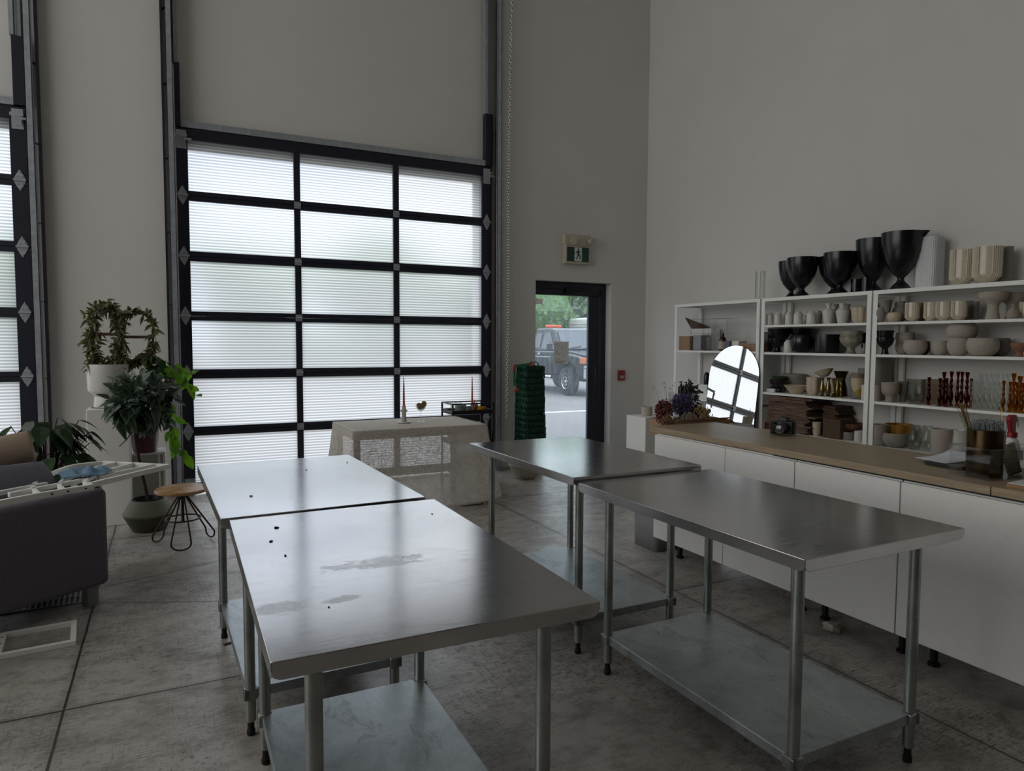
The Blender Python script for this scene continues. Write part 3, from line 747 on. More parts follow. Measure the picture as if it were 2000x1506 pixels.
tree(25.0, 54, 11, 4.4, 'tree far back at the left of the exit door view', 42, 3000)

# ================================================================== steel prep tables
def prep_table(lab, cx, cy, rz, w, l, z, topmat='steel'):
    t = thing('prep_table', lab, 'table', (cx, cy, 0), rz, 'steel prep tables')
    m = MB(); a, b = w/2, l/2; th = .042
    m.prism(rect_round(-a, -b, a, b, .008, 3), z-.003, z, 'z')
    # turned down edge, its ends rounded at the bottom corners
    ins = .0025
    for s in (-1, 1):
        pl = [(-a+.02, z-th), (a-.02, z-th), (a-.006, z-th+.006), (a, z-th+.02), (a, z-.001), (-a, z-.001), (-a, z-th+.02), (-a+.006, z-th+.006)]
        m.prism(pl, s*b-s*ins*2, s*b, 'y')
        pl = [(-b+.02, z-th), (b-.02, z-th), (b-.006, z-th+.006), (b, z-th+.02), (b, z-.001), (-b, z-.001), (-b, z-th+.02), (-b+.006, z-th+.006)]
        m.prism(pl, s*a-s*ins*2, s*a, 'x')
    m.box(-a+.05, -.05, z-.03, a-.05, .05, z-.004); m.box(-.05, -b+.05, z-.03, .05, b-.05, z-.004)
    m.build('tabletop', topmat, t, bevel=.0022, seg=2)
    lx, ly = a-.105, b-.11
    for sx in (-1, 1):
        for sy in (-1, 1):
            m = MB(); m.cyl((0, 0, .06), (0, 0, z-.03), .0205, 24); lg = m.build('leg', 'galv_leg', t, (sx*lx, sy*ly, 0))
            m = MB(); m.lathe([(.014, 0), (.0165, .004), (.0165, .022), (.013, .026), (.013, .06), (.019, .062), (.0195, .075), (.0195, .08)], 16); m.build('foot', 'rubber', lg)
            m = MB(); m.cyl((0, 0, z-.06), (0, 0, z-.03), .028, 20); m.build('socket', 'galv_leg', lg)
    sh = MB(); c, d = lx+.012, ly+.012
    sh.box(-c, -d, .192, c, d, .1945)
    for s in (-1, 1):
        sh.box(-c, s*d-(.0025 if s > 0 else 0), .155, c, s*d+(.0025 if s < 0 else 0), .192); sh.box(s*c-(.0025 if s > 0 else 0), -d, .155, s*c+(.0025 if s < 0 else 0), d, .192)
    so = sh.build('shelf', 'galv', t, bevel=.002)
    for sx in (-1, 1):
        for sy in (-1, 1):
            m = MB(); x, y = sx*lx, sy*ly; m.lathe([(.0225, .15), (.025, .155), (.025, .196), (.0225, .199)], 20, x, y)
            m.box(x-sx*.0-.002, y-.026, .152, x+sx*.026, y+.026, .196) ; m.box(x-.026, y, .152, x+.026, y+sy*.026, .196)
            m.build('corner_bracket', 'galv_leg', so, bevel=.004)
    return t
prep_table('steel prep table nearest the large overhead door, its far end beside the linen covered table', .545, 3.385, .03, .81, 1.245, .917)
prep_table('steel prep table with dried water stains, in the left foreground', .585, 2.105, -.01, .81, 1.28, .912, 'steel_stained')
prep_table('steel prep table reflecting the exit door, farther one of the right pair', 2.12, 3.43, .01, .80, 1.25, .932)
prep_table('darkest steel prep table in the right foreground beside the white counter', 2.155, 2.125, .01, .83, 1.30, .912)

# ================================================================== linen covered table
lt = thing('folding_table', 'table under the pale linen cloth, one dark foot showing at the right', 'table', (2.09, 6.46, 0))
MB().box(-.64, -.40, .70, .64, .40, .775).build('tabletop', 'white_paint', lt, bevel=.005)  # unseen top coloured white to brighten the cloth over it
for sx in (-1, 1):
    for sy in (-1, 1): MB().box(sx*.60-.025, sy*.35-.025, 0, sx*.60+.025, sy*.35+.025, .70).build('leg', 'wood_brown', lt, bevel=.003)
m = MB()
X0, X1, Y0, Y1, ZT_ = -.655, .655, -.42, .42, .785
def skirt(u, v):
    """u runs around the table edge, v from the edge to the hem"""
    P_ = 2*((X1-X0)+(Y1-Y0)); s = u*P_; lx_, ly_ = X1-X0, Y1-Y0
    if s < lx_: x, y, nx, ny = X0+s, Y0, 0, -1; e = min(s, lx_-s)
    elif s < lx_+ly_: q = s-lx_; x, y, nx, ny = X1, Y0+q, 1, 0; e = min(q, ly_-q)
    elif s < 2*lx_+ly_: q = s-lx_-ly_; x, y, nx, ny = X1-q, Y1, 0, 1; e = min(q, lx_-q)
    else: q = s-2*lx_-ly_; x, y, nx, ny = X0, Y1-q, -1, 0; e = min(q, ly_-q)
    c = math.exp(-(e/.10)**2)  # corner
    cx = 1 if x > 0 else -1; cy_ = 1 if y > 0 else -1
    fl = .015+.05*v*(1 if abs(nx) else .15)
    wav = (.028 if abs(nx) else .006)*v*math.sin(s*(34 if abs(nx) else 9)+1)
    x2 = x+nx*(fl*v+wav)+c*cx*.06*v; y2 = y+ny*(fl*v*.3+wav)+c*cy_*.045*v
    hem = .035+.012*math.sin(s*5)+.02*c
    if ny > 0: hem = .035+.63*min(1, e/.12)
    return (x2, y2, ZT_+(hem-ZT_)*v-.004*v)
m.grid(lambda u, v: (X0+(X1-X0)*u, Y0+(Y1-Y0)*v, ZT_+.0015*math.sin(u*9)*math.sin(v*5)), 24, 12)
m.cur = 1; m.grid(skirt, 260, 22, wrap=True)
tag(m.build('tablecloth', ['linen_top', 'linen'], None, (2.09, 6.46, 0), solid=.0012, ang=80), 'sheer greige linen cloth draped to the floor over the long table', 'tablecloth')
m = MB(); rg = random.Random(2)
m.grid(lambda u, v: (-.09+.2*u+.01*math.sin(v*9), -.05+.1*v, .012+.03*math.sin(PI*u)*math.sin(PI*v)*(1+.4*math.sin(u*17+v*5))), 24, 10)
tag(m.build('fallen_cloth', 'towel_white', None, (2.58, 6.12, 0), solid=.01), 'crumpled end of pale pink cloth on the floor below the linen hem', 'cloth')
ch = thing('candle_holder', 'grey stone candle holder with a wide saucer on the linen table', 'candle holder', (2.05, 6.50, .789))
MB().lathe([(0, 0), (.06, 0), (.068, .006), (.066, .010), (.0, .008)], 28).build('saucer', 'matte_white', ch)
MB().lathe([(.03, .006), (.027, .012), (.022, .05), (.021, .09), (.024, .105), (.036, .112), (.037, .120), (.024, .124), (.019, .135), (.0195, .165), (.012, .167), (.010, .140), (0, .14)], 24).build('stem', 'stone_mat', ch)
def candle(name, lab, loc, h_=.33, holder=None):
    m = MB(); m.lathe([(0, 0), (.0115, 0), (.0115, .03), (.010, .12), (.0075, .22), (.0045, h_-.03), (.003, h_-.005), (.0, h_)], 16)
    c = m.build(name, 'orange_wax', None, loc); MB().cyl((0, 0, h_-.004), (0, 0, h_+.012), .0012, 6).build('wick', 'ink_white', c)
    return tag(c, lab, 'candle', None, None)
candle('taper_candle', 'burnt orange taper candle in the grey holder on the linen table', (2.05, 6.50, .789+.141), .31)
gl = thing('coupe_glass', 'stemmed glass of dried orange slices on the linen table', 'glass', (2.225, 6.50, .789))
MB().lathe([(0, 0), (.042, 0), (.042, .002), (.006, .006), (.0035, .02), (.0035, .09), (.008, .10), (.035, .118), (.052, .150), (.052, .175), (.050, .175), (.050, .150), (.033, .121), (.006, .104), (0, .104)], 28).build('bowl_and_stem', 'glass', gl)
for i, (x, y, z, a, b) in enumerate([(-.015, -.01, .145, 60, 20), (.012, .0, .15, 75, -30), (.03, -.008, .178, 80, 15), (-.012, .012, .165, 50, -15)]):
    m = MB(); m.lathe([(0, -.002), (.026, -.002), (.028, 0), (.026, .002), (0, .002)], 20)
    for k in range(8): m.bar((0, 0, .0025), (.024*math.cos(k*PI/4), .024*math.sin(k*PI/4), .0025), .0015, .001)
    s_ = m.build('orange_slice', 'board_wood', None, (2.225+x, 6.50+y, .789+z), (R(a), R(b), 0)); tag(s_, ['dried orange slice low at the left in the stemmed glass', 'dried orange slice in the middle of the stemmed glass', 'dried orange slice perched on the rim of the stemmed glass', 'dried orange slice at the back of the stemmed glass'][i], 'orange slice', 'dried orange slices')

# ================================================================== black cart
ct = thing('utility_cart', 'black metal rolling cart between the linen table and the overhead door edge', 'cart', (2.975, 7.10, 0))
hw, hd = .24, .16
m = MB()
for sx in (-1, 1):
    for sy in (-1, 1): m.box(sx*hw-.009, sy*hd-.009, .075, sx*hw+.009, sy*hd+.009, .91)
m.bar((-hw, -hd, .905), (hw, -hd, .905), .014); m.bar((-hw, hd, .905), (hw, hd, .905), .014); m.bar((-hw, -hd, .905), (-hw, hd, .905), .014)
m.build('frame', 'black_metal', ct, bevel=.002)
for z in (.80, .47, .16):
    m = MB(); m.box(-hw, -hd, z-.002, hw, hd, z+.002)
    for s in (-1, 1): m.box(-hw, s*hd-.003, z-.01, hw, s*hd+.003, z+.035); m.box(s*hw-.003, -hd, z-.01, s*hw+.003, hd, z+.035)
    m.build('tray', 'black_metal', ct, bevel=.001)
for sx in (-1, 1):
    for sy in (-1, 1):
        m = MB(); m.cyl((-.012, 0, .028), (.012, 0, .028), .027, 18); m.box(-.017, -.012, .025, .017, .012, .075); m.build('caster', 'rubber', ct, (sx*hw, sy*hd, 0), (0, 0, .5))
cz = .802; cx0, cy0 = 2.975, 7.10
def cupmesh(r, h_, t=.004, n=28): return MB().lathe([(0, 0), (r*.9, 0), (r, .01), (r, h_), (r-t, h_), (r-t, .012), (0, .01)], n)
for i, (dx, dy, r, h_, mt, nm, lb, ca) in enumerate([(-.15, .05, .033, .11, 'glass', 'tumbler', 'clear tumbler at the left end of the black cart', 'glass'), (-.07, .08, .033, .11, 'glass', 'tumbler', 'clear tumbler behind the marbled bowl on the black cart', 'glass'),
    (-.10, -.05, .062, .085, 'marble_grey', 'marbled_pot', 'marbled grey pot on the top tray of the black cart', 'pot'), (-.03, -.09, .035, .07, 'marble_grey', 'marbled_cup', 'small marbled cup beside the candle on the black cart', 'cup')]):
    tag(cupmesh(r, h_).build(nm, mt, None, (cx0+dx, cy0+dy, cz)), lb, ca)
tag(MB().lathe([(0, 0), (.022, 0), (.022, .01), (.014, .02), (.016, .07), (.02, .075), (.02, .09), (.012, .09), (.0115, .06), (0, .06)], 20).build('candle_holder', 'stone_mat', None, (cx0+.015, cy0-.10, cz)), 'grey stone candle holder on the top tray of the black cart', 'candle holder')
candle('taper_candle', 'burnt orange taper candle standing on the black cart', (cx0+.015, cy0-.10, cz+.061), .34)
for dx, dy, h_, lb in ((.075, -.02, .13, 'taller brown stick bundle jar on the black cart'), (.115, .0, .10, 'shorter brown stick bundle jar on the black cart')):
    m = MB(); m.lathe([(0, 0), (.016, 0), (.018, .01), (.018, h_*.7), (.010, h_*.78), (.010, h_), (0, h_)], 18); tag(m.build('bottle', 'kraft', None, (cx0+dx, cy0+dy, cz)), lb, 'bottle')
tag(MB().lathe([(0, 0), (.03, 0), (.045, .02), (.05, .06), (.047, .06), (.042, .022), (0, .01)], 24).build('yellow_bowl', 'yellow_gloss', None, (cx0+.13, cy0-.09, cz)), 'small yellow bowl on the black cart tray', 'bowl')
tag(MB().box(-.10, -.06, 0, .10, .06, .12).build('carton', 'kraft', None, (cx0+.11, cy0-.06, .472), bevel=.003), 'kraft carton on the middle tray of the black cart', 'box')
tag(MB().box(-.09, -.07, 0, .09, .07, .15).build('storage_tub', 'matte_white', None, (cx0-.1, cy0, .472), bevel=.01), 'white storage tub on the middle tray of the black cart', 'tub')
tag(MB().box(-.18, -.09, 0, .18, .09, .17).build('storage_box', 'black_plastic', None, (cx0+.03, cy0, .162), bevel=.01), 'black storage box on the bottom tray of the black cart', 'box')

# ================================================================== green stacked baskets and planter
pl = MB(); pl.lathe([(0, 0), (.10, 0), (.113, .008), (.195, .145), (.20, .165), (.195, .185), (.150, .30), (.140, .305), (.140, .285), (.185, .175), (.10, .02), (0, .02)], 44)
tag(pl.build('faceted_planter', 'planter_cream', None, (3.70, 7.08, 0)), 'low cream planter with an angled waist on the floor below the green stack', 'planter')
tag(MB().box(-.12, -.12, 0, .12, .12, .326).build('plinth', 'white_paint', None, (3.915, 7.37, 0), bevel=.003), 'small white block under the green basket stack behind the cream planter', 'plinth')
rg = random.Random(9)
for i in range(13):
    z = .328 + i*.074
    m = MB(); a = .150-.002*i; hgt = .085
    def pt(u, v):
        p = rect_round(-a, -a, a, a, .035, 5); k = int(round(u*24)) % 24; s = .93+.07*v
        return (p[k][0]*s, p[k][1]*s, hgt*v)
    m.grid(pt, 24, 2, wrap=True); m.prism([(x*.93, y*.93) for x, y in rect_round(-a, -a, a, a, .035, 5)], 0, .004, 'z')
    for f_ in (.75, .97): m.grid(lambda u, v, f_=f_: (lambda p: (p[0]*(1.03+.02*v), p[1]*(1.03+.02*v), hgt*(f_-.05+.06*v)))(rect_round(-a, -a, a, a, .035, 5)[int(round(u*24)) % 24]), 24, 1, wrap=True)
    for k in range(-3, 4):
        for s in (-1, 1): m.box(k*.038-.003, s*a-.004, .01, k*.038+.003, s*a+.006, hgt-.01); m.box(s*a-.004, k*.038-.003, .01, s*a+.006, k*.038+.003, hgt-.01)
    o = m.build('plastic_basket', 'crate_green', None, (3.91+rg.uniform(-.005, .005), 7.37+rg.uniform(-.005, .005), z), (0, 0, rg.uniform(-.05, .05)), solid=.002)
    tag(o, ('topmost' if i == 12 else 'lowest' if i == 0 else 'one of the inner') + (' green plastic basket of the stack beside the exit door' if i in (0, 12) else ' green plastic baskets nested in the stack beside the exit door'), 'basket', 'stacked green plastic baskets')
MB_ = MB().tube([(0, .0, 0), (.005, 0, .035), (.03, 0, .05), (.06, 0, .035), (.065, 0, 0)], .006, 8); tag(MB_.build('bail_handle', 'black_plastic', None, (3.955, 7.37, 1.297)), 'black bail handle sticking up from the green basket stack', 'handle')
tg = thing('taped_cord', 'green and orange taped cord hooked over the left of the basket stack', 'cord', (3.715, 7.205, 1.10))
MB().bar((-.10, 0, .20), (.12, 0, .225), .006, .032).build('green_tape', 'tape_green', tg); MB().bar((-.10, 0, .20), (-.10, 0, -.03), .006, .032, (1, 0, 0)).build('green_tape', 'tape_green', tg)
for a, b in (((.10, 0, .20), (.13, 0, .25)), ((-.11, 0, .15), (-.09, 0, .22)), ((-.10, 0, -.10), (-.05, 0, -.06))): MB().bar(a, b, .008, .034).build('orange_tape', 'tape_orange', tg)

# ================================================================== pedestals and pots at the left
tag(MB().box(-.155, -.16, 0, .155, .16, 1.0).build('plinth', 'white_paint', None, (-.475, 6.87, 0), bevel=.004), 'tall white plinth carrying the white pot with the variegated plant', 'plinth')
def hollow_box(w, d, h_, t=.02):
    m = MB(); m.box(-w, -d, 0, w, d, t); m.box(-w, -d, h_-t, w, d, h_)
    m.box(-w, -d, t, -w+t, d, h_-t); m.box(w-t, -d, t, w, d, h_-t); m.box(-w, d-t, t, w, d, h_-t); m.box(-.03*0+w-.06, -d, t, w-.045, -d+.02, h_-t); return m
tag(hollow_box(.155, .15, .56).build('plinth', 'white_paint', None, (-.205, 7.20, 0), bevel=.003), 'short white open plinth under the oxblood pot', 'plinth')
pt1 = thing('white_pot', 'large white two tier pot on the tall plinth', 'pot', (-.478, 6.90, 1.0))
MB().lathe([(0, 0), (.112, 0), (.114, .01), (.106, .095), (.118, .115), (.148, .14), (.155, .15), (.162, .375), (.152, .375), (.146, .15), (.1, .11), (0, .10)], 48).build('pot', 'white_gloss', pt1)
MB().lathe([(0, .33), (.15, .335), (.15, .32), (0, .32)], 24).build('potting_soil', 'soil', pt1)
MB().lathe([(0, -.0), (.135, 0), (.135, .006), (.0, .006)], 32, z0=0).build('saucer', 'stone_dark', pt1, (0, 0, -.0))
rg = random.Random(11)
hy = thing('hoya_plant', 'variegated vine trained on two arched trellises in the white pot', 'plant', (-.478, 6.90, 1.335))
tre = MB(); paths = []
for (x0, x1, yo, zt) in ((-.10, .10, -.04, .54), (.10, .36, .03, .50)):
    w = (x1-x0)/2; cxx = (x0+x1)/2
    pts = [(x0 if x0 < 0 else .02, yo, -.02), (x0, yo, .12), (x0, yo, zt-w)] + arcpts((cxx, yo, zt-w), w, PI, 0, 10, 'xz') + [(x1, yo, .12), (x1 if x1 < .2 else .12, yo, -.02)]
    if x1 > .2: pts = [(.02, yo, -.02), (x0, yo, .15), (x0, yo, zt-w)] + arcpts((cxx, yo, zt-w), w, PI, 0, 10, 'xz') + [(x1-.01, yo, .15), (.10, yo, -.02)]
    tre.tube(pts, .010, 8); paths.append(pts); tre.bar((x0, yo, zt*.55), (x1, yo, zt*.55), .025, .025)
tre.build('trellis', 'trellis', hy)
m = MB()
def along(pts, t):
    L_ = [0]; 
    for i in range(1, len(pts)): L_.append(L_[-1]+(Vector(pts[i])-Vector(pts[i-1])).length)
    s = t*L_[-1]
    for i in range(1, len(pts)):
        if s <= L_[i]: return Vector(pts[i-1]).lerp(Vector(pts[i]), (s-L_[i-1])/max(1e-6, L_[i]-L_[i-1]))
    return Vector(pts[-1])
for pi, pts in enumerate(paths):
    for i in range(640 if pi == 0 else 400):
        p = along(pts, rg.random()); d = rdir(rg, -.1); o = rdir(rg)
        leaf(m, p+o*rg.uniform(.005, .03 if pi else .06), d, rdir(rg, .5), rg.uniform(.05, .095), rg.uniform(.022, .036), .25, .25, 4)
for i in range(120):
    a = rg.uniform(0, 2*PI); r = rg.uniform(.03, .15); leaf(m, (r*math.cos(a), r*math.sin(a), rg.uniform(.0, .09)), rdir(rg, .3), (0, 0, 1), rg.uniform(.05, .09), .025, .3, .2, 4)
m.build('foliage', 'leaf_var', hy, smooth=False)

pt2 = thing('oxblood_pot', 'dark oxblood red pot on the short plinth', 'pot', (-.215, 7.10, .562))
MB().lathe([(0, 0), (.085, 0), (.10, .012), (.118, .20), (.125, .33), (.117, .33), (.11, .2), (.09, .02), (0, .02)], 44).build('pot', 'pot_oxblood', pt2)
MB().lathe([(0, .29), (.116, .295), (.116, .28), (0, .28)], 24).build('potting_soil', 'soil', pt2)
pth = thing('pothos_vine', 'trailing lime green vine hanging from the oxblood pot', 'plant', (-.215, 7.10, .855))
vines = [[(0, 0, 0), (.05, -.03, .25), (.12, -.06, .50), (.22, -.12, .50), (.33, -.16, .42), (.42, -.18, .22)],
         [(0, 0, 0), (.08, -.05, .30), (.16, -.12, .42), (.22, -.16, .30), (.23, -.18, .05), (.24, -.18, -.12), (.28, -.18, -.28)],
         [(.02, 0, 0), (.05, -.06, .28), (.10, -.16, .35), (.17, -.2, .2), (.20, -.2, -.02), (.22, -.2, -.22), (.33, -.2, -.33)],
         [(0, 0, 0), (0, -.05, .35), (.04, -.1, .55), (.10, -.12, .60), (.2, -.14, .52), (.3, -.16, .36)],
         [(0, 0, 0), (.06, .0, .35), (.14, -.02, .55), (.25, -.05, .50), (.36, -.08, .40), (.44, -.1, .45)]]
m = MB(); f_ = MB(); lm = MB()
for vi, vn in enumerate(vines):
    sm = [along(vn, t/14) for t in range(15)]; m.tube(sm, .0035, 6)
    for i in range(13):
        p = along(vn, .25+.75*i/12); d = Vector((rg.uniform(-.6, .8), rg.uniform(-.8, .2), rg.uniform(-.9, .3)))
        tgt = lm if (p.x > .20) else f_
        leaf(tgt, p, d, Vector((rg.uniform(-.5, .5), -.8, .5)), rg.uniform(.085, .125), rg.uniform(.06, .085), .3, .15, 5, tip=.7)
m.build('vine', 'bark', pth); f_.build('dark_leaves', 'leaf_dark', pth, smooth=False); lm.build('lime_leaves', 'leaf_lime', pth, smooth=False)

pt3 = thing('sage_pot', 'angular sage green pot with darker base on the floor under the tree', 'pot', (-.185, 6.44, 0))
MB().lathe([(.185, .135), (.192, .150), (.186, .162), (.125, .262), (.118, .262), (.118, .235), (0, .23)], 52).build('pot', 'pot_sage', pt3)
MB().lathe([(0, 0), (.115, 0), (.122, .006), (.187, .1325), (.185, .136), (0, .136)], 52).build('pot_base', 'pot_sage_dark', pt3)
MB().lathe([(.108, .22), (.112, .27), (.108, .27), (.104, .24), (0, .236)], 40).build('nursery_liner', 'black_plastic', pt3)
fc = thing('rubber_tree', 'small tree with a thin bare trunk and a round dark crown in the sage pot', 'plant', (-.185, 6.44, .245))
tk = [(0, 0, -.01), (-.012, 0, .10), (-.035, 0, .22), (-.06, -.01, .38), (-.075, 0, .50), (-.08, 0, .62), (-.05, 0, .72), (-.02, 0, .80)]
m = MB(); m.tube(tk, [.016, .014, .0135, .0125, .0115, .011, .009, .006], 10)
for i in range(14):
    d = rdir(rg, .5); a = Vector(tk[5+i % 3]); m.tube([a, a+d*.12, a+d*.22+Vector((0, 0, .03))], [.006, .004, .003], 6)
m.build('trunk', 'bark', fc)
m = MB()
for i in range(330):
    d = rdir(rg); r = rg.uniform(.35, 1.0)**.6
    p = Vector((-.03+.245*d.x*r, .18*d.y*r-.02, .84+.225*d.z*r))
    dd = Vector((d.x*.5, d.y*.5-.1, -.05+d.z*.3)) + rdir(rg)*.9
    leaf(m, p, dd, Vector((d.x*.4, d.y*.4-.5, .8))+rdir(rg)*.3, rg.uniform(.09, .135), rg.uniform(.058, .08), .2, .2, 5)
m.build('crown', 'leaf_ficus', fc, smooth=False)

pp = thing('pothos_bush', 'leafy green plant with drooping heart shaped leaves behind the sofa', 'plant', (-.82, 5.95, 0))
MB().lathe([(0, 0), (.12, 0), (.16, .36), (.15, .36), (.11, .02), (0, .02)], 32).build('nursery_pot', 'black_plastic', pp)
m = MB(); f_ = MB()
for i in range(85):
    a = rg.uniform(0, 2*PI); r = rg.uniform(.05, .24)*1.1; top = Vector((r*math.cos(a)*1.05+.02, r*math.sin(a)*.8, rg.uniform(.62, 1.08)-r*.35))
    m.tube([(0.03*math.cos(a), .03*math.sin(a), .35), (top.x*.55, top.y*.55, .35+(top.z-.35)*.75), (top.x, top.y, top.z)], .0035, 5)
    d = Vector((math.cos(a)*.8, math.sin(a)*.8, -.5))+rdir(rg)*.3
    leaf(f_, top, d, Vector((math.cos(a), math.sin(a), .9))+rdir(rg)*.3, rg.uniform(.12, .17), rg.uniform(.085, .115), .35, .12, 6, tip=.62)
m.build('stems', 'bark', pp); f_.build('foliage', 'leaf_dark', pp, smooth=False)

# ================================================================== stool
st = thing('swivel_stool', 'low stool with a round worn wooden seat on hairpin legs', 'stool', (.068, 5.86, 0))
MB().lathe([(0, .415), (.185, .415), (.192, .420), (.195, .430), (.192, .440), (.183, .444), (0, .444)], 56).build('seat', 'stool_wood', st)
MB().lathe([(0, .18), (.011, .18), (.011, .36), (.022, .36), (.022, .40), (.045, .405), (.045, .415), (0, .415)], 20).build('screw_post', 'rust', st)
for i in range(3):
    a = R(-95)+i*2*PI/3; u = Vector((math.cos(a), math.sin(a), 0)); v = Vector((-u.y, u.x, 0))
    top = .385; bot = u*.215+Vector((0, 0, .012)); w = .068
    pts = [u*.025+v*(-.105)*0-v*.012+Vector((0, 0, top)), bot-v*w+Vector((0, 0, .06))]
    pts += [bot-v*w*math.cos(t)+Vector((0, 0, .045*(1-math.sin(t)))) for t in [PI*k/8 for k in range(9)]]
    pts += [bot+v*w+Vector((0, 0, .06)), u*.025+v*.012+Vector((0, 0, top))]
    MB().tube(pts, .0065, 8).build('leg', 'rust', st)
MB().tube(arcpts((0, 0, .205), .125, 0, 2*PI*.97, 32), .0065, 8, True).build('foot_ring', 'rust', st)

# ================================================================== sofa and what lies on it
sz = R(34.8)
sf = thing('sofa', 'dark grey fabric sofa seen from behind, cut by the left edge of the picture', 'sofa', (-.345, 4.735, 0), sz)
MB().box(-2.0, 0, .115, 0, .17, .695).build('back_panel', 'fabric_grey', sf, bevel=.035, seg=4)
MB().box(-2.0, .17, .115, 0, .80, .42).build('seat_base', 'fabric_grey', sf, bevel=.03, seg=3)
MB().box(-.18, .172, .42, -.0, .80, .60).build('armrest', 'fabric_grey', sf, bevel=.035, seg=3)
def pillow(w, d, h_, n=14):
    m = MB()
    def f(u, v, s):
        a, b = 2*u-1, 2*v-1; k = (1-a**4)*(1-b**4); return (w*a*(1-.06*b*b), d*b*(1-.06*a*a), s*h_*max(0, k)**.45)
    m.grid(lambda u, v: f(u, v, 1), n, n); m.grid(lambda u, v: f(u, v, -1), n, n); return m
pillow(.75, .33, .08).build('seat_cushion', 'fabric_grey', sf, (-1.0, .49, .47))
pillow(.60, .17, .09).build('back_cushion', 'cushion_grey', sf, (-.70, .36, .70), (R(62), 0, 0))
for x, y in ((-.09, .06), (-1.9, .06), (-.09, .72), (-1.9, .72)): MB().prism(rect_round(x-.035, y-.035, x+.035, y+.035, .012, 3), 0, .118, 'z').build('leg', 'grey_plastic', sf)
rg = random.Random(4)
m = MB(); m.lathe([(0, 0), (.088, 0), (.100, .008), (.103, .03), (.105, .5), (.09, .54), (0, .54)], 36, mod=lambda a, z: 1+.02*math.sin(3*a+z*6)+.03*math.cos(2*a))
tag(m.build('bolster_cushion', 'beige_weave', None, (-.765, 5.10, .925), (R(-101), 0, R(98))), 'beige woven bolster cushion lying on top of the sofa', 'cushion')
# folded white rack
ZR = .735
rk = thing('slatted_frame', 'white metal slatted frame with curved bars lying across the sofa, tip pointing right', 'frame', (-.43, 4.9, ZR))
def rel(p): return (p[0]+.43, p[1]-4.9, p[2] if len(p) > 2 else 0)
def railpath(pts, name, w=.022, h_=.026, steps=6):
    P_ = [Vector(rel(p)) for p in pts]
    if len(P_) > 2: # catmull
        out = []
        for i in range(len(P_)-1):
            p0, p1, p2, p3 = P_[max(0, i-1)], P_[i], P_[i+1], P_[min(len(P_)-1, i+2)]
            for k in range(steps):
                t = k/steps; out.append(.5*((2*p1)+(p2-p0)*t+(2*p0-5*p1+4*p2-p3)*t*t+(3*p1-p0-3*p2+p3)*t**3))
        out.append(P_[-1]); P_ = out
    m = MB()
    vs = []
    for i, p in enumerate(P_):
        d = (P_[min(i+1, len(P_)-1)]-P_[max(0, i-1)]).normalized(); s = Vector((d.y, -d.x, 0)).normalized()
        vs += [p+s*(a*w/2)+Vector((0, 0, b*h_/2)) for a, b in ((-1, -1), (1, -1), (1, 1), (-1, 1))]
    n = len(P_); fs = [(i*4+k, i*4+(k+1) % 4, (i+1)*4+(k+1) % 4, (i+1)*4+k) for i in range(n-1) for k in range(4)]+[(0, 1, 2, 3), (n*4-1, n*4-2, n*4-3, n*4-4)]
    m.add(vs, fs); return m.build(name, 'white_metal', rk, bevel=.002, seg=1)
railpath([(-.87, 4.27), (-.66, 4.45), (-.41, 4.60)], 'base_rail', .026, .034)
railpath([(-.66, 4.50), (-.715, 4.72), (-.705, 5.01), (-.61, 5.38), (-.425, 5.478)], 'curved_bar')
railpath([(-.55, 4.56), (-.588, 4.72), (-.572, 4.94), (-.47, 5.22), (-.335, 5.418)], 'curved_bar')
railpath([(-.43, 4.60), (-.465, 4.76), (-.438, 4.94), (-.34, 5.16), (-.23, 5.33)], 'curved_bar')
railpath([(-.425, 5.478), (-.017, 5.152)], 'end_bar'); railpath([(-.43, 4.66), (-.017, 5.152)], 'side_rail', .024, .032)
railpath([(-.41, 4.90), (-.107, 5.22)], 'slat'); railpath([(-.80, 4.55), (-.47, 4.85)], 'slat'); railpath([(-.86, 4.62), (-.66, 4.80)], 'slat')
m = MB()
for x, y in ((-.60, 4.488), (-.53, 4.53), (-.45, 4.578)): m.cyl((x+.43+.009, y-4.9-.015, 0), (x+.43+.005, y-4.9-.006, 0), .005, 8)
m.build('bolt_hole', 'black_metal', rk)
f2 = thing('bracket_frame', 'second white metal frame part stacked on the slatted one, at the left picture edge', 'frame', (-.84, 4.98, .77))
for a, b in (((-.12, .03, 0), (.115, .15, .01)), ((-.10, -.14, .0), (.09, -.06, .0)), ((-.1, -.05, 0), (.10, .02, 0))): MB().bar(a, b, .03, .02).build('rail', 'white_metal', f2, bevel=.002)
MB().bar((.10, .17, .01), (.06, -.09, 0), .026, .018).build('cross_bar', 'white_metal', f2, bevel=.002)
m = MB()
for p in ((.05, .125, .018), (.09, .145, .02), (-.03, .085, .016)): m.cyl(p, (p[0], p[1], p[2]+.004), .006, 8)
m.build('bolt_hole', 'black_metal', f2)
m = MB(); rg = random.Random(8); ph = [rg.uniform(0, 6) for _ in range(6)]
def towel(u, v):
    x = -.13+.26*u; y = -.11+.22*v
    e = math.sin(PI*u)*math.sin(PI*v)
    z = .012+.045*e**.6*(.55+.45*math.sin(7*u+5*v+ph[0])*math.cos(9*v-4*u+ph[1]))+.012*math.sin(19*u+ph[2]+6*v)*e
    return (x*(1+.12*math.sin(5*v+ph[3])), y*(1+.15*math.sin(4*u+ph[4])), z)
m.grid(towel, 34, 30); tag(m.build('blue_cloth', 'towel_blue', None, (-.48, 4.95, .748), solid=.004, ang=70), 'crumpled blue cloth thrown over the white slatted frame', 'cloth')
wf = thing('frame_panel', 'white metal rectangular frame lying flat on the floor in front of the sofa', 'frame', (-.48, 4.28, 0), R(5))
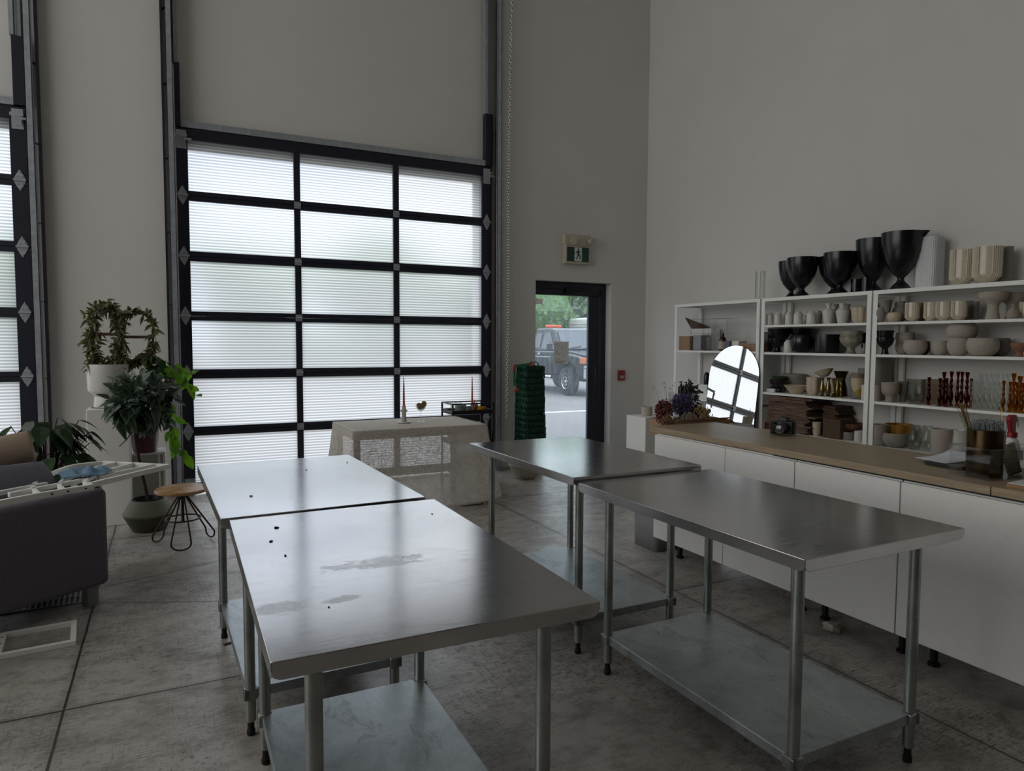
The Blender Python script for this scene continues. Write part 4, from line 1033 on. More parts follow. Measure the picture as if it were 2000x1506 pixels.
for s in (-1, 1): MB().box(-.80, s*.145-.014, 0, .0, s*.145+.014, .026).build('long_rail', 'white_metal', wf, bevel=.002)
MB().box(-.026, -.131, 0, .0, .131, .026).build('end_rail', 'white_metal', wf, bevel=.002)
MB().box(-.80, -.131, 0, -.772, .131, .026).build('end_rail', 'white_metal', wf, bevel=.002)
cb = MB().box(-.345, -.131, .002, -.315, .131, .024).build('cross_bar', 'white_metal', wf, bevel=.002)
m = MB()
for y in (-.09, .0, .09): m.cyl((-.33, y, .024), (-.33, y, .0248), .006, 8)
m.build('bolt_hole', 'black_metal', cb)
dg = thing('drain_grate', 'slotted dark metal floor drain grate under the sofa leg', 'grate', (-.56, 4.91, 0))
m = MB(); m.box(-.36, -.125, .0, .125, -.113, .006); m.box(-.36, .113, .0, .125, .125, .006); m.box(.113, -.113, 0, .125, .113, .006); m.box(-.36, -.006, 0, .113, .006, .006)
x = .10
while x > -.34:
    m.bar((x, -.113, .003), (x-.012, .113, .003), .010, .006); x -= .028
m.build('grating', 'track_zinc', dg, smooth=False); MB().box(-.355, -.12, .0005, .12, .12, .0012).build('sump', 'black_plastic', dg, smooth=False)

# ================================================================== counter
def cabinet(lab, y0, y1, panels):
    t = thing('base_cabinet', lab, 'cabinet', (3.17, (y0+y1)/2, 0), 0, 'white base cabinets under the oak worktop')
    a, b = y0-(y0+y1)/2, y1-(y0+y1)/2
    MB().box(.0, a+.002, .165, .58, b-.002, .925).build('carcass', 'white_paint', t, smooth=False)
    for (p, q) in panels: MB().box(-.019, p-(y0+y1)/2+.0015, .162, -.001, q-(y0+y1)/2-.0015, .915).build('front_panel', 'white_paint', t, bevel=.0015, seg=1)
    for yy in (a+.08, b-.08):
        for xx in (.17, .50): MB().lathe([(.028, 0), (.028, .015), (.018, .02), (.018, .165), (0, .165)], 14).build('leg', 'black_plastic', t, (xx, yy, 0))
cabinet('white base cabinet at the window end of the counter', 2.7465, 4.0, [(2.7465, 3.29), (3.29, 4.0)])
cabinet('white base cabinet with one front panel, third panel from the window end', 2.1165, 2.7435, [(2.1165, 2.7435)])
cabinet('white base cabinet at the right edge of the picture with the widest panel', .90, 2.1135, [(.90, 2.1135)])
cabinet('white base cabinet partly outside the picture at the right', -.4, .897, [(-.4, .897)])
wk = MB().box(3.135, 1.702, .935, 3.76, 4.045, .9725); wkt = wk.build('worktop', 'oak', None, bevel=.002)
tag(wkt, 'long light oak worktop on the white counter', 'worktop')
wk = MB().box(3.135, -.4, .935, 3.76, 1.698, .9725).build('worktop', 'oak', None, bevel=.002); tag(wk, 'second piece of light oak worktop past the seam at the right edge', 'worktop')
m = MB(); m.box(3.15, 1.0, .926, 3.7, 2.9, .9345); tag(m.build('gap_shadow_strip', 'black_metal', None, smooth=False), 'dark strip added for the shadow in the gap below the worktop edge', 'strip')  # black strip drawn for the shadow in the worktop gap
bn = thing('waste_bin', 'grey plastic waste bin on the floor at the window end of the counter', 'bin', (3.37, 4.235, 0))
m = MB(); m.prism(rect_round(-.115, -.14, .115, .14, .03), 0, .01, 'z'); 
def binside(u, v):
    p = rect_round(-.115, -.14, .115, .14, .03, 5); k = int(round(u*len(p))) % len(p); s = 1+.10*v; return (p[k][0]*s, p[k][1]*s, .6*v)
m.grid(binside, 24, 3, wrap=True); m.build('body', 'grey_plastic', bn, solid=.004); 
m = MB(); m.tube([(p[0]*1.11, p[1]*1.11, .6) for p in rect_round(-.115, -.14, .115, .14, .03, 5)], .008, 8, True); m.build('rim', 'grey_plastic', bn)
tag(MB().lathe([(0, 0), (.03, 0), (.045, .01), (.05, .03), (.03, .045), (0, .04)], 10, mod=lambda a, z: 1+.25*math.sin(3*a+z*60)).build('crumpled_paper', 'label_paper', None, (3.24, 2.53, 0), bevel=0), 'small crumpled scrap on the floor under the counter edge', 'paper scrap')
tag(MB().lathe([(0, 0), (.010, 0), (.014, .008), (.006, .02), (0, .025)], 8, mod=lambda a, z: 1+.3*math.sin(3*a)).build('paper_scrap', 'ink_white', None, (2.63, 2.36, 0)), 'tiny white scrap on the floor right of the darkest steel table', 'paper scrap')

# ---- camera
cm = thing('dslr_camera', 'black camera with its lens facing left, lying on the oak worktop', 'camera', (3.67, 3.29, .9725), R(-68))
m = MB(); m.prism(rect_round(-.072, -.032, .072, .030, .015, 4), .008, .092, 'z'); m.build('body', 'black_plastic', cm, bevel=.006, seg=3)
m = MB(); m.prism([(-.034, .088), (-.022, .122), (.022, .122), (.034, .088)], -.036, .03, 'y'); m.build('viewfinder_hump', 'black_plastic', cm, bevel=.006)
m = MB(); m.prism(rect_round(-.078, -.056, -.042, -.02, .012, 4), .004, .086, 'z'); m.build('grip', 'rubber', cm, bevel=.005)
m = MB(); m.lathe([(0, 0), (.036, 0), (.036, .018), (.034, .02), (.034, .055), (.037, .058), (.037, .095), (.033, .097), (.030, .088), (0, .085)], 36, mod=lambda a, z: 1+(.012*math.cos(36*a) if .06 < z < .09 else 0)); ln = m.build('lens', 'black_plastic', cm, (.008, -.03, .048), (R(90), 0, 0))
MB().lathe([(0, .0862), (.028, .0862), (.020, .089), (0, .091)], 28).build('front_element', 'truck_glass', ln)
m = MB(); m.cyl((.052, 0, .092), (.052, 0, .102), .013, 20); m.build('mode_dial', 'black_plastic', cm)

# ---- clear bin with brass cutlery cup, bags, spray bottle
bx, by, bz = 3.42, 1.842, .9725
ab = thing('acrylic_bin', 'clear acrylic bin holding wrapped items at the right end of the worktop', 'bin', (bx, by, bz), R(-8))
def openbox(w, d, h_, t=.003):
    m = MB(); m.box(-w, -d, 0, w, d, t)
    m.box(-w, -d, t, w, -d+t, h_); m.box(-w, d-t, t, w, d, h_); m.box(-w, -d+t, t, -w+t, d-t, h_); m.box(w-t, -d+t, t, w, d-t, h_); return m
openbox(.165, .10, .14).build('bin_body', 'acrylic', ab, smooth=False)
m = MB(); m.tube([(p[0], -.1025, p[1]) for p in rect_round(-.13, .075, -.05, .105, .015, 4)], .0022, 6, True); m.build('handle_rim', 'acrylic', ab)
m = MB(); m.tube([(p[0], p[1], .14) for p in rect_round(-.165, -.10, .165, .10, .004, 2)], .0025, 6, True); m.build('rim', 'glass', ab)
cu = thing('utensil_cylinder', 'tall ribbed brass toned metal container inside the clear bin', 'container', (3.36, 1.855, bz+.0035))
MB().lathe([(0, 0), (.072, 0), (.073, .003), (.073, .212), (.070, .215), (.068, .21), (.068, .01), (0, .008)], 60, mod=lambda a, z: 1+.006*math.cos(30*a)).build('wall', 'bronze', cu)
rg = random.Random(21)
m = MB(); q = MB()
for i in range(26):
    a, r = rg.uniform(0, 2*PI), rg.uniform(0, .011); b = Vector((-.055+r*math.cos(a), .0+r*math.sin(a), .10)); t_ = Vector((-.140+2.0*r*math.cos(a), .03+2.0*r*math.sin(a), .325+rg.uniform(-.012, .012)))
    m.tube([b, t_], .0009, 5); q.lathe([(0, -.004), (.0028, -.002), (.0028, .002), (0, .004)], 6, t_.x, t_.y, t_.z)
gp = thing('brass_pins', 'bundle of thin brass pins leaning left out of the ribbed container', 'pins', (3.36, 1.855, bz+.0035), 0); gp['kind'] = 'stuff'
m.build('pin_shafts', 'brass', gp); q.build('pin_heads', 'brass', gp)
m = MB()
for i in range(150):
    a, r = rg.uniform(0, 2*PI), .064*math.sqrt(rg.random()); x, y = r*math.cos(a), r*math.sin(a)
    m.tube([(x*.9, y*.9, .06), (x+rg.uniform(-.01, .01), y+rg.uniform(-.01, .01), .235+rg.uniform(-.01, .025))], .0016, 4); m.lathe([(0, -.004), (.0042, 0), (0, .004)], 6, x, y, .24+rg.uniform(-.01, .022))
ps = m.build('clear_headed_sticks', 'bumper_grey', None, (3.365, 1.855, bz+.0035)); tag(ps, 'mass of clear headed sticks filling the ribbed container', 'sticks', None, 'stuff')
m = MB()
for i in range(12): m.tube([(rg.uniform(-.03, .05), rg.uniform(-.03, .03), .12), (rg.uniform(.0, .06), rg.uniform(-.03, .03), .250+rg.uniform(-.006, .006))], .0025, 5)
tag(m.build('blue_sticks', 'towel_blue', None, (3.365, 1.855, bz+.0035)), 'few blue sticks standing among the clear ones', 'sticks', None, 'stuff')
m = MB()
m.grid(lambda u, v: (-.05+.10*u+.02*v, .004*math.sin(9*u+4*v)+.018*math.sin(PI*u)*(1-v*.5), .205*v-.03*v*abs(2*u-1)), 14, 14)
tag(m.build('paper_bag', 'paper', None, (3.485, 1.875, bz+.004), (0, R(4), 0), solid=.002), 'white paper bag standing behind the ribbed container in the clear bin', 'bag')
m = MB(); m.grid(lambda u, v: (-.05+.11*u-.03*v, .003*math.sin(7*u+4*v)+.012*math.sin(PI*u)*(1-v), .15*v), 12, 12)
pb = m.build('tag_pack', 'label_paper', None, (3.50, 1.795, bz+.004), (R(-6), R(-10), 0), solid=.002); tag(pb, 'pale packet with small printed marks leaning in the clear bin', 'packet')
m = MB()
for k, (a, b, c, d) in enumerate(((.015, .02, .030, .030), (.015, .036, .035, .039), (.015, .044, .030, .047), (.0, .055, .02, .060))): m.box(a, -.008, b, c, -.006, d)
m.build('printed_mark', 'ink_grey', pb)
sp = thing('spray_bottle', 'red and white spray bottle behind the clear bin', 'bottle', (3.72, 1.93, bz))
MB().lathe([(0, 0), (.035, 0), (.037, .01), (.036, .10), (.026, .135), (.014, .15), (.014, .165), (0, .165)], 26).build('bottle', 'matte_white', sp)
MB().lathe([(0, .15), (.022, .15), (.022, .175), (0, .178)], 22).build('collar', 'red_plastic', sp)
m = MB(); m.prism([(-.02, .172), (-.045, .245), (-.03, .262), (.01, .262), (.028, .235), (.012, .225), (.010, .172)], -.011, .011, 'y'); m.build('trigger_head', 'red_plastic', sp, bevel=.004)
m = MB(); m.tube([(.016, 0, .215), (.040, 0, .235), (.046, 0, .20)], .004, 6); m.build('trigger', 'matte_white', sp)
m = MB(); m.box(-.030, -.0385, .04, .030, -.0365, .09); m.build('bottle_label', 'paper', sp)
m = MB(); m.tube([(0, 0, 0), (-.02, -.01, .09), (-.015, 0, .15)], .0012, 5); m.tube([(0, 0, 0), (.01, .0, .09), (.02, .01, .145)], .0012, 5)
for x, z in ((-.015, .152), (.02, .148), (-.02, .145)): m.lathe([(0, -.005), (.005, 0), (0, .005)], 6, x, 0, z)
tag(m.build('brass_sprig', 'brass', None, (3.56, 1.90, bz+.155)), 'thin brass sprig standing up behind the clear bin', 'sprig')
cbd = thing('clipboard', 'black clipboard with loose white papers left of the clear bin', 'clipboard', (3.64, 2.13, bz), R(14))
MB().box(-.16, -.115, .0, .16, .115, .004).build('board', 'black_plastic', cbd, bevel=.001)
MB().box(-.155, -.105, .0045, .13, .105, .010).build('paper_stack', 'paper', cbd)
MB().box(-.02-.145, -.03, .010, -.10, .03, .016).build('clip', 'brass', cbd, bevel=.002)
nb = MB().box(-.13, -.09, 0, .13, .09, .018).build('notebook', 'black_plastic', None, (3.53, 2.06, bz), (0, 0, R(-6)), bevel=.002); tag(nb, 'black notebook lying against the clear bin in front of the clipboard', 'notebook')
m = MB(); m.grid(lambda u, v: (-.12+.24*u, -.09+.18*v, .0195+.035*u*u*u), 12, 4); tag(m.build('loose_paper', 'paper', None, (3.56, 2.14, bz+.0), (0, 0, R(-10)), solid=.0012), 'loose white sheet curling up against the clear bin', 'paper')
tl_ = MB().box(-.11, -.09, 0, .11, .09, .016).build('white_board', 'board_wood', None, (3.305, 1.585, bz), (0, 0, R(4)), bevel=.001)
tag(tl_, 'white topped wooden board at the right end of the worktop', 'board')
MB().box(-.108, -.088, .0162, .108, .088, .019).build('white_top', 'paper', tl_)
bk = MB().box(-.12, -.08, 0, .12, .08, .13).build('black_box', 'black_plastic', None, (3.80-.19, 1.665, bz), bevel=.004); tag(bk, 'black box at the right picture edge behind the clear bin', 'box')
tag(MB().box(-.10, -.06, 0, .10, .06, .012).build('pink_folder', 'blush', None, (3.61, 1.68, bz+.132), (0, R(-6), 0)), 'pinkish folder lying on the black box at the picture edge', 'folder')

# ---- standing plinth, flower box, dried flowers
tag(MB().box(-.16, -.165, 0, .16, .165, .806).build('plinth', 'white_paint', None, (4.56, 5.905, 0), bevel=.003), 'white cube plinth near the exit door with a small cup on it', 'plinth')
tag(cupmesh(.058, .095, .005, 36).build('cylinder_cup', 'planter_cream', None, (4.56, 5.93, .8065)), 'off white cup standing on the plinth near the exit door', 'cup')
tag(MB().box(3.60, 4.18, 0, 4.0, 4.56, .835).build('plinth', 'white_paint', None, bevel=.003), 'white plinth hidden behind the counter end, carrying the flower carton', 'plinth')
fb = thing('flower_carton', 'open kraft carton filled with bouquets of dried flowers', 'box', (3.79, 4.37, .8355), R(-4))
openbox(.27, .17, .13, .005).build('carton_body', 'kraft', fb, smooth=False)
for (x0, y0, x1, y1, a, b) in ((-.27, -.17, .22, -.17, 0, -.06), (.27, -.17, .27, .17, .08, 0)):
    m = MB(); m.add([(x0, y0, .13), (x1, y1, .13), (x1+a, y1+b, .155 if b else .09), (x0+a, y0+b, .155 if b else .09)], [(0, 1, 2, 3)]); m.build('flap', 'kraft', fb, solid=.004, smooth=False)
def bouquet(lab, x, y, z, rx, rz, mat, n, sz_, seed, stem=.16, kind='blob', name='dried_bouquet'):
    rg = random.Random(seed); t = thing(name, lab, 'dried flowers', (x, y, z), 0, 'dried flower bouquets in the carton')
    m = MB(); s = MB()
    for i in range(n):
        d = rdir(rg, .25); p = Vector((d.x*rx, d.y*rx*.8, d.z*rz))*rg.uniform(.55, 1.05)
        if kind == 'blob': k = sz_*rg.uniform(.6, 1.2); m.lathe([(0, -k), (k*.9, -k*.2), (k*.6, k*.7), (0, k)], 5, p.x, p.y, p.z, mod=lambda a, z: 1+.3*math.sin(2*a))
        else: leaf(m, p, rdir(rg, .4), rdir(rg), sz_*rg.uniform(.8, 1.5), sz_*.5, .1, .2, 3)
        if i % 5 == 0: s.tube([(rg.uniform(-.02, .02), rg.uniform(-.02, .02), -stem), p*.4, p], .0014, 4)
    m.build('flower_heads', mat, t, smooth=(kind == 'blob')); s.build('stems', 'dried_stem', t); return t
bouquet('rust red dried flowers at the left end of the carton', 3.47, 4.30, 1.035, .075, .10, 'dried_red', 520, .0085, 31)
bouquet('drooping tan dried grass under the rust red flowers', 3.45, 4.24, .955, .05, .07, 'kraft', 300, .007, 32, .1)
bouquet('purple dried statice in the middle of the carton', 3.66, 4.31, 1.085, .105, .095, 'dried_purple', 900, .007, 33)
bouquet('grey lilac stems below the purple flowers', 3.66, 4.24, .985, .07, .05, 'label_paper', 260, .008, 34, .1)
bouquet('cream dried blooms right of the purple flowers', 3.80, 4.27, 1.0, .09, .075, 'dried_cream', 240, .014, 35)
bouquet('dark leafy dried branches standing tallest in the carton', 3.80, 4.38, 1.12, .085, .14, 'dried_dark', 420, .03, 36, .2, 'leaf')
bouquet('yellow green dried sprigs at the right end of the carton', 3.91, 4.30, .99, .045, .06, 'tape_green', 120, .018, 37, .1, 'leaf')
m = MB(); m.grid(lambda u, v: (.13*(.4+.6*v)*math.cos(u*2*PI)*(1+.12*math.sin(u*26)), .10*(.4+.6*v)*math.sin(u*2*PI)*(1+.12*math.sin(u*22+1)), -.10+.24*v+.02*math.sin(u*31)*v), 60, 8, wrap=True)
tag(m.build('cellophane_wrap', 'cellophane', None, (3.62, 4.28, 1.03)), 'crinkled clear wrap around the purple flowers', 'wrapping')
m = MB(); rg = random.Random(17)
for i in range(7):
    x = -.17+rg.uniform(-.03, .2); m.tube([(x*.4, 0, 0), (x, rg.uniform(-.03, .03), .20+rg.uniform(0, .08))], .001, 4); m.lathe([(0, -.008), (.005, 0), (0, .012)], 6, x, 0, .21+rg.uniform(0, .06))
tag(m.build('bunny_tail_stems', 'dried_cream', None, (3.58, 4.33, 1.0)), 'thin dried stems sticking up left of the purple flowers', 'dried flowers', 'dried flower bouquets in the carton')
# ---- arched mirror
n_ = None
mr = thing('arched_mirror', 'tall frameless arched mirror leaning against the shelving, reflecting the door panes', 'mirror', (5.30, 5.585, 0), 0)
mr.rotation_euler = (0, R(7), R(5.0))
m = MB(); w, hh_ = .335, 1.567
pts = [(-w, 0), (w, 0), (w, hh_-w)] + [(w*math.cos(a), hh_-w+w*math.sin(a)) for a in (PI*k/36 for k in range(1, 36))] + [(-w, hh_-w)]
m.prism(pts, .0, .006, 'x'); m.mi = [0 if i == 0 else 1 for i in range(len(m.f))]; m.cur = 0
mg = m.build('glass', ['mirror', 'grey_plastic'], mr, smooth=False)
m = MB(); m.prism([(p[0]*.985, p[1]*.995+.003) for p in pts], .0065, .020, 'x'); m.build('backing', 'black_plastic', mr, smooth=False)

# ================================================================== white shelving
def shelf_unit(lab, y0, y1, zs, solid_back=False):
    t = thing('shelf_unit', lab, 'shelf', (5.512, (y0+y1)/2, 0), 0, 'white metal shelf units'); a = (y1-y0)/2; D_ = .405
    pw = .045
    for x0 in (0, D_-.03):
        for s in (-1, 1):
            m = MB(); y = s*a
            m.box(x0, min(y, y-s*pw), 0, x0+(.003 if x0 == 0 else .03), max(y, y-s*pw), 2.012 if x0 == 0 else 2.038)
            if x0 == 0: m.box(0, min(y, y-s*.003), 0, .03, max(y, y-s*.003), 2.012)
            m.build('post', 'white_metal', t, bevel=.001, seg=1)
    for z in zs:
        m = MB(); m.box(.0075, -a+.004, z-.004, D_, a-.004, z)
        th = .034 if z > 2 else .022
        m.box(.0 if z > 2 else .004, -a+(0 if z > 2 else pw), z-th, .007 if z > 2 else .010, a-(0 if z > 2 else pw), z-.0005); m.box(D_-.006, -a+.04, z-th, D_, a-.04, z-.004)
        for s in (-1, 1): m.box(.01, s*(a-.008)-.003, z-th, D_-.01, s*(a-.008)+.003, z-.004)
        m.build('shelf', 'white_metal', t, smooth=False)
shelf_unit('white shelf unit nearest the corner, with cartons, behind the arched mirror', 5.305, 6.657, (2.045, 1.495, .935, .55, .12))
shelf_unit('white shelf unit in the middle, holding the cardboard stack', 4.03, 5.285, (2.045, 1.768, 1.49, 1.079, .69, .12))
shelf_unit('white shelf unit at the right, holding the coloured glass candlesticks', 2.72, 4.018, (2.045, 1.768, 1.49, 1.079, .69, .12))

# ---- wares on the shelves
ITEMS = [
    ('cyl_glass', 5.66, 5.452, 2.045, 0.0537, 0.302, 'glass', 'glass_cylinder', 'vase', 'clear glass cylinder vase standing alone at the left end of the shelf tops', '', None),
    ('urn', 5.825, 5.187, 2.045, 0.1331, 0.386, 'black', 'urn', 'urn', 'black footed urn half hidden behind the leftmost front urn', 'black footed urns on the shelf tops', None),
    ('urn', 5.64, 4.892, 2.045, 0.1469, 0.381, 'black', 'urn', 'urn', 'leftmost of the front row of black footed urns on the shelf top', 'black footed urns on the shelf tops', None),
    ('urn', 5.82, 4.669, 2.045, 0.1481, 0.378, 'black', 'urn', 'urn', 'black footed urn half hidden behind the second front urn', 'black footed urns on the shelf tops', None),
    ('urn', 5.64, 4.458, 2.045, 0.1505, 0.382, 'black', 'urn', 'urn', 'second black footed urn of the front row, beside two short black cylinders', 'black footed urns on the shelf tops', None),
    ('urn', 5.76, 4.202, 2.045, 0.1579, 0.48, 'black', 'urn', 'urn', 'tall brown black footed urn left of the biggest urn', 'black footed urns on the shelf tops', None),
    ('urn', 5.66, 3.872, 2.045, 0.1634, 0.487, 'black', 'urn', 'urn', 'biggest black footed urn, beside the tall white fluted vase', 'black footed urns on the shelf tops', 'lip'),
    ('cup', 5.72, 4.347, 2.045, 0.0462, 0.132, 'black', 'cylinder_pot', 'pot', 'left one of two short black cylinder pots between the urns', 'short black pots on the shelf top', None),
    ('cup', 5.72, 4.241, 2.045, 0.0467, 0.138, 'black', 'cylinder_pot', 'pot', 'right one of two short black cylinder pots between the urns', 'short black pots on the shelf top', None),
    ('fluted', 5.78, 3.698, 2.045, 0.0972, 0.434, 'matte_white', 'fluted_vase', 'vase', 'tall matte white square vase with vertical flutes on the shelf top', '', None),
    ('arch', 5.68, 3.37, 2.045, 0.0896, 0.284, 'cream_gloss', 'arch_vase', 'vase', 'glossy cream vase with arched ribs, left one of the pair on the shelf top', 'large arched rib vases on the shelf top', None),
    ('arch', 5.66, 3.173, 2.045, 0.1004, 0.282, 'cream_gloss', 'arch_vase', 'vase', 'larger glossy cream vase with arched ribs on the shelf top, right of its twin', 'large arched rib vases on the shelf top', None),
    ('arch', 5.8, 3.132, 2.045, 0.0613, 0.287, 'greige', 'arch_vase', 'vase', 'dull arched rib vase at the back behind the two glossy cream ones', 'large arched rib vases on the shelf top', None),
    ('jar', 5.6, 5.253, 1.768, 0.0393, 0.131, 'white_gloss', 'jar', 'jar', 'small white shouldered jar at the left end of its shelf', 'small white shouldered jars on the middle unit', None),
    ('jar', 5.6, 5.147, 1.768, 0.0391, 0.127, 'white_gloss', 'jar', 'jar', 'small white shouldered jar, second from the left end', 'small white shouldered jars on the middle unit', None),
    ('jar', 5.74, 5.194, 1.768, 0.0293, 0.132, 'white_gloss', 'jar', 'jar', 'small white shouldered jar set back between its second and third neighbours', 'small white shouldered jars on the middle unit', None),
    ('jar', 5.6, 5.005, 1.768, 0.0371, 0.127, 'white_gloss', 'jar', 'jar', 'small white shouldered jar in the middle of the row', 'small white shouldered jars on the middle unit', None),
    ('jar', 5.6, 4.891, 1.768, 0.0434, 0.128, 'white_gloss', 'jar', 'jar', 'widest small white shouldered jar of the row', 'small white shouldered jars on the middle unit', None),
    ('jar', 5.6, 4.733, 1.768, 0.0462, 0.124, 'white_gloss', 'jar', 'jar', 'small white shouldered jar nearest the ridged bottle vases', 'small white shouldered jars on the middle unit', None),
    ('bud', 5.76, 4.93, 1.768, 0.0361, 0.092, 'white_gloss', 'bud_vase', 'vase', 'tiny round white bud vase behind the small jars', '', None),
    ('jar', 5.78, 4.792, 1.768, 0.0279, 0.138, 'greige', 'jar', 'jar', 'dim jar at the back beside the ridged bottle vases', '', None),
    ('ridged', 5.6, 4.54, 1.768, 0.0525, 0.192, 'white_gloss', 'bottle_vase', 'vase', 'ridged white bottle vase with narrow neck, left of the pair', 'ridged bottle vases', None),
    ('ridged', 5.6, 4.39, 1.768, 0.056, 0.187, 'white_gloss', 'bottle_vase', 'vase', 'ridged white bottle vase with narrow neck, right of the pair', 'ridged bottle vases', None),
    ('ridged', 5.76, 4.585, 1.768, 0.0419, 0.191, 'greige', 'bottle_vase', 'vase', 'ridged bottle vase at the back between the front pair', 'ridged bottle vases', None),
    ('ridged', 5.76, 4.459, 1.768, 0.0387, 0.183, 'greige', 'bottle_vase', 'vase', 'ridged bottle vase at the back near the lobed cream bowl', 'ridged bottle vases', None),
    ('lobed', 5.64, 4.23, 1.768, 0.0721, 0.141, 'cream', 'lobed_bowl', 'bowl', 'lobed cream bowl at the right end of the shelf beside the post', '', None),
    ('sphere_bowl', 5.74, 5.389, 1.49, 0.0601, 0.21, 'black', 'round_bowl', 'bowl', 'round black bowl at the back left corner of its shelf', '', None),
    ('compote', 5.68, 5.217, 1.49, 0.088, 0.144, 'black', 'footed_bowl', 'bowl', 'low black footed bowl carrying the wide black dish', '', None),
    ('dish', 5.68, 5.194, 1.6, 0.1195, 0.135, 'black', 'dish', 'dish', 'wide shallow black dish resting on a black footed bowl', '', None),
    ('sphere_bowl', 5.64, 4.866, 1.49, 0.1144, 0.178, 'black', 'deep_bowl', 'bowl', 'large black bowl right of the single white jar', '', None),
    ('dish', 5.8, 5.013, 1.605, 0.1177, 0.128, 'black', 'dish', 'dish', 'wide shallow black dish behind the large black bowl', '', None),
    ('compote', 5.83, 5.035, 1.49, 0.1078, 0.155, 'black', 'footed_bowl', 'bowl', 'black footed bowl at the back under a wide dish', '', None),
    ('jar', 5.57, 4.974, 1.49, 0.0439, 0.124, 'white_gloss', 'jar', 'jar', 'single white shouldered jar standing among black bowls', '', None),
    ('cup', 5.7, 4.621, 1.49, 0.1245, 0.177, 'black', 'round_planter', 'planter', 'wide black straight sided planter beside the stone footed bowls', '', None),
    ('compote', 5.64, 4.32, 1.49, 0.098, 0.155, 'stone', 'footed_bowl', 'bowl', 'speckled stone footed bowl with another bowl stacked in it', '', None),
    ('dish', 5.64, 4.322, 1.567, 0.1006, 0.131, 'stone', 'stacked_bowl', 'bowl', 'speckled stone bowl stacked on the footed stone bowl', '', None),
    ('bud', 5.6, 4.152, 1.49, 0.0311, 0.094, 'stone', 'bud_vase', 'vase', 'small speckled bud vase with flared mouth beside the post', '', None),
    ('sphere_bowl', 5.82, 4.294, 1.49, 0.0476, 0.194, 'black', 'dark_bowl', 'bowl', 'dark bowl at the back right corner behind the bud vase', '', None),
    ('compote', 5.62, 5.124, 1.079, 0.0954, 0.128, 'black', 'footed_bowl', 'bowl', 'black footed bowl holding a green bowl', '', None),
    ('dish', 5.62, 5.125, 1.165, 0.0738, 0.079, 'green_dark', 'green_bowl', 'bowl', 'dark green bowl nested in the black footed bowl', '', None),
    ('cup', 5.82, 5.116, 1.079, 0.1199, 0.186, 'greige', 'wide_planter', 'planter', 'pale grey wide planter at the back behind the flared cream bowl', '', None),
    ('flare', 5.62, 4.908, 1.079, 0.118, 0.083, 'cream', 'flared_bowl', 'bowl', 'low flared cream bowl in front of the pale grey planter', '', None),
    ('ridgecup', 5.62, 4.7, 1.079, 0.0623, 0.175, 'cream', 'ridged_cup', 'cup', 'stack of ridged cream cups left of the brass vases', '', None),
    ('vase_bud', 5.6, 4.582, 1.079, 0.0257, 0.176, 'brass', 'brass_vase', 'vase', 'pear shaped brass bud vase, leftmost of the brass ones', 'brass bud vases', None),
    ('vase_bud', 5.64, 4.548, 1.079, 0.0281, 0.177, 'brass', 'brass_vase', 'vase', 'pear shaped brass bud vase, second from the left', 'brass bud vases', None),
    ('trumpet', 5.58, 4.441, 1.079, 0.0252, 0.178, 'brass', 'brass_vase', 'vase', 'brass trumpet vase with a ball at its stem', 'brass bud vases', None),
    ('vase_bud', 5.68, 4.477, 1.079, 0.0219, 0.177, 'brass', 'brass_vase', 'vase', 'brass bud vase set back right of the trumpet one', 'brass bud vases', None),
    ('candlestick', 5.62, 4.392, 1.079, 0.0203, 0.182, 'brass', 'brass_candlestick', 'candlestick', 'thin brass candlestick in front of the bronze hourglass vase', '', None),
    ('hourglass', 5.76, 4.507, 1.079, 0.0674, 0.238, 'bronze', 'hourglass_vase', 'vase', 'tall bronze hourglass vase behind the brass ones', '', None),
    ('cup', 5.64, 4.227, 1.079, 0.0638, 0.23, 'cream_gold', 'cylinder_vase', 'vase', 'cream cylinder vase with gold and grey lower band', '', None),
    ('cup', 5.84, 4.327, 1.079, 0.0481, 0.27, 'greige', 'cylinder_vase', 'vase', 'taller dark rimmed grey cylinder behind the cream and gold one', '', None),
    ('cup', 5.58, 4.112, 1.079, 0.031, 0.134, 'white_gloss', 'small_pot', 'pot', 'small white pot by the post right of the gold banded vase', '', None),
    ('lobed', 5.6, 4.629, 0.69, 0.0409, 0.133, 'cream', 'ribbed_vase', 'vase', 'ribbed cream cylinder vase left of the cardboard carton', '', None),
    ('lobed', 5.74, 4.358, 0.765, 0.1132, 0.069, 'wood_brown', 'fluted_bowl', 'bowl', 'fluted brown bowl on top of the lower shelf planters', '', None),
    ('cup', 5.66, 4.329, 0.69, 0.0573, 0.071, 'greige', 'round_pot', 'pot', 'light grey pot under the fluted brown bowl', '', None),
    ('cup', 5.62, 4.186, 0.69, 0.0408, 0.097, 'white_gloss', 'round_pot', 'pot', 'white pot beside the light grey pot near the post', '', None),
    ('sphere_bowl', 5.55, 3.971, 1.768, 0.0401, 0.128, 'greige', 'round_bowl', 'bowl', 'grey beige bowl in the left corner under the tilted dish', '', None),
    ('flare', 5.58, 3.934, 1.845, 0.0687, 0.098, 'greige', 'flared_bowl', 'bowl', 'tilted grey flared bowl lying on others at the left corner', '', 'tilt'),
    ('sphere_bowl', 5.58, 3.863, 1.768, 0.056, 0.08, 'cream', 'small_bowl', 'bowl', 'small cream bowl in front of the grey bowl stack', '', None),
    ('sphere_bowl', 5.72, 3.913, 1.768, 0.0581, 0.125, 'greige', 'stacked_bowl', 'bowl', 'lower grey bowl of the two stacked behind the small cream bowl', '', None),
    ('sphere_bowl', 5.72, 3.906, 1.848, 0.0446, 0.103, 'greige', 'stacked_bowl', 'bowl', 'upper grey bowl of the two stacked behind the small cream bowl', '', None),
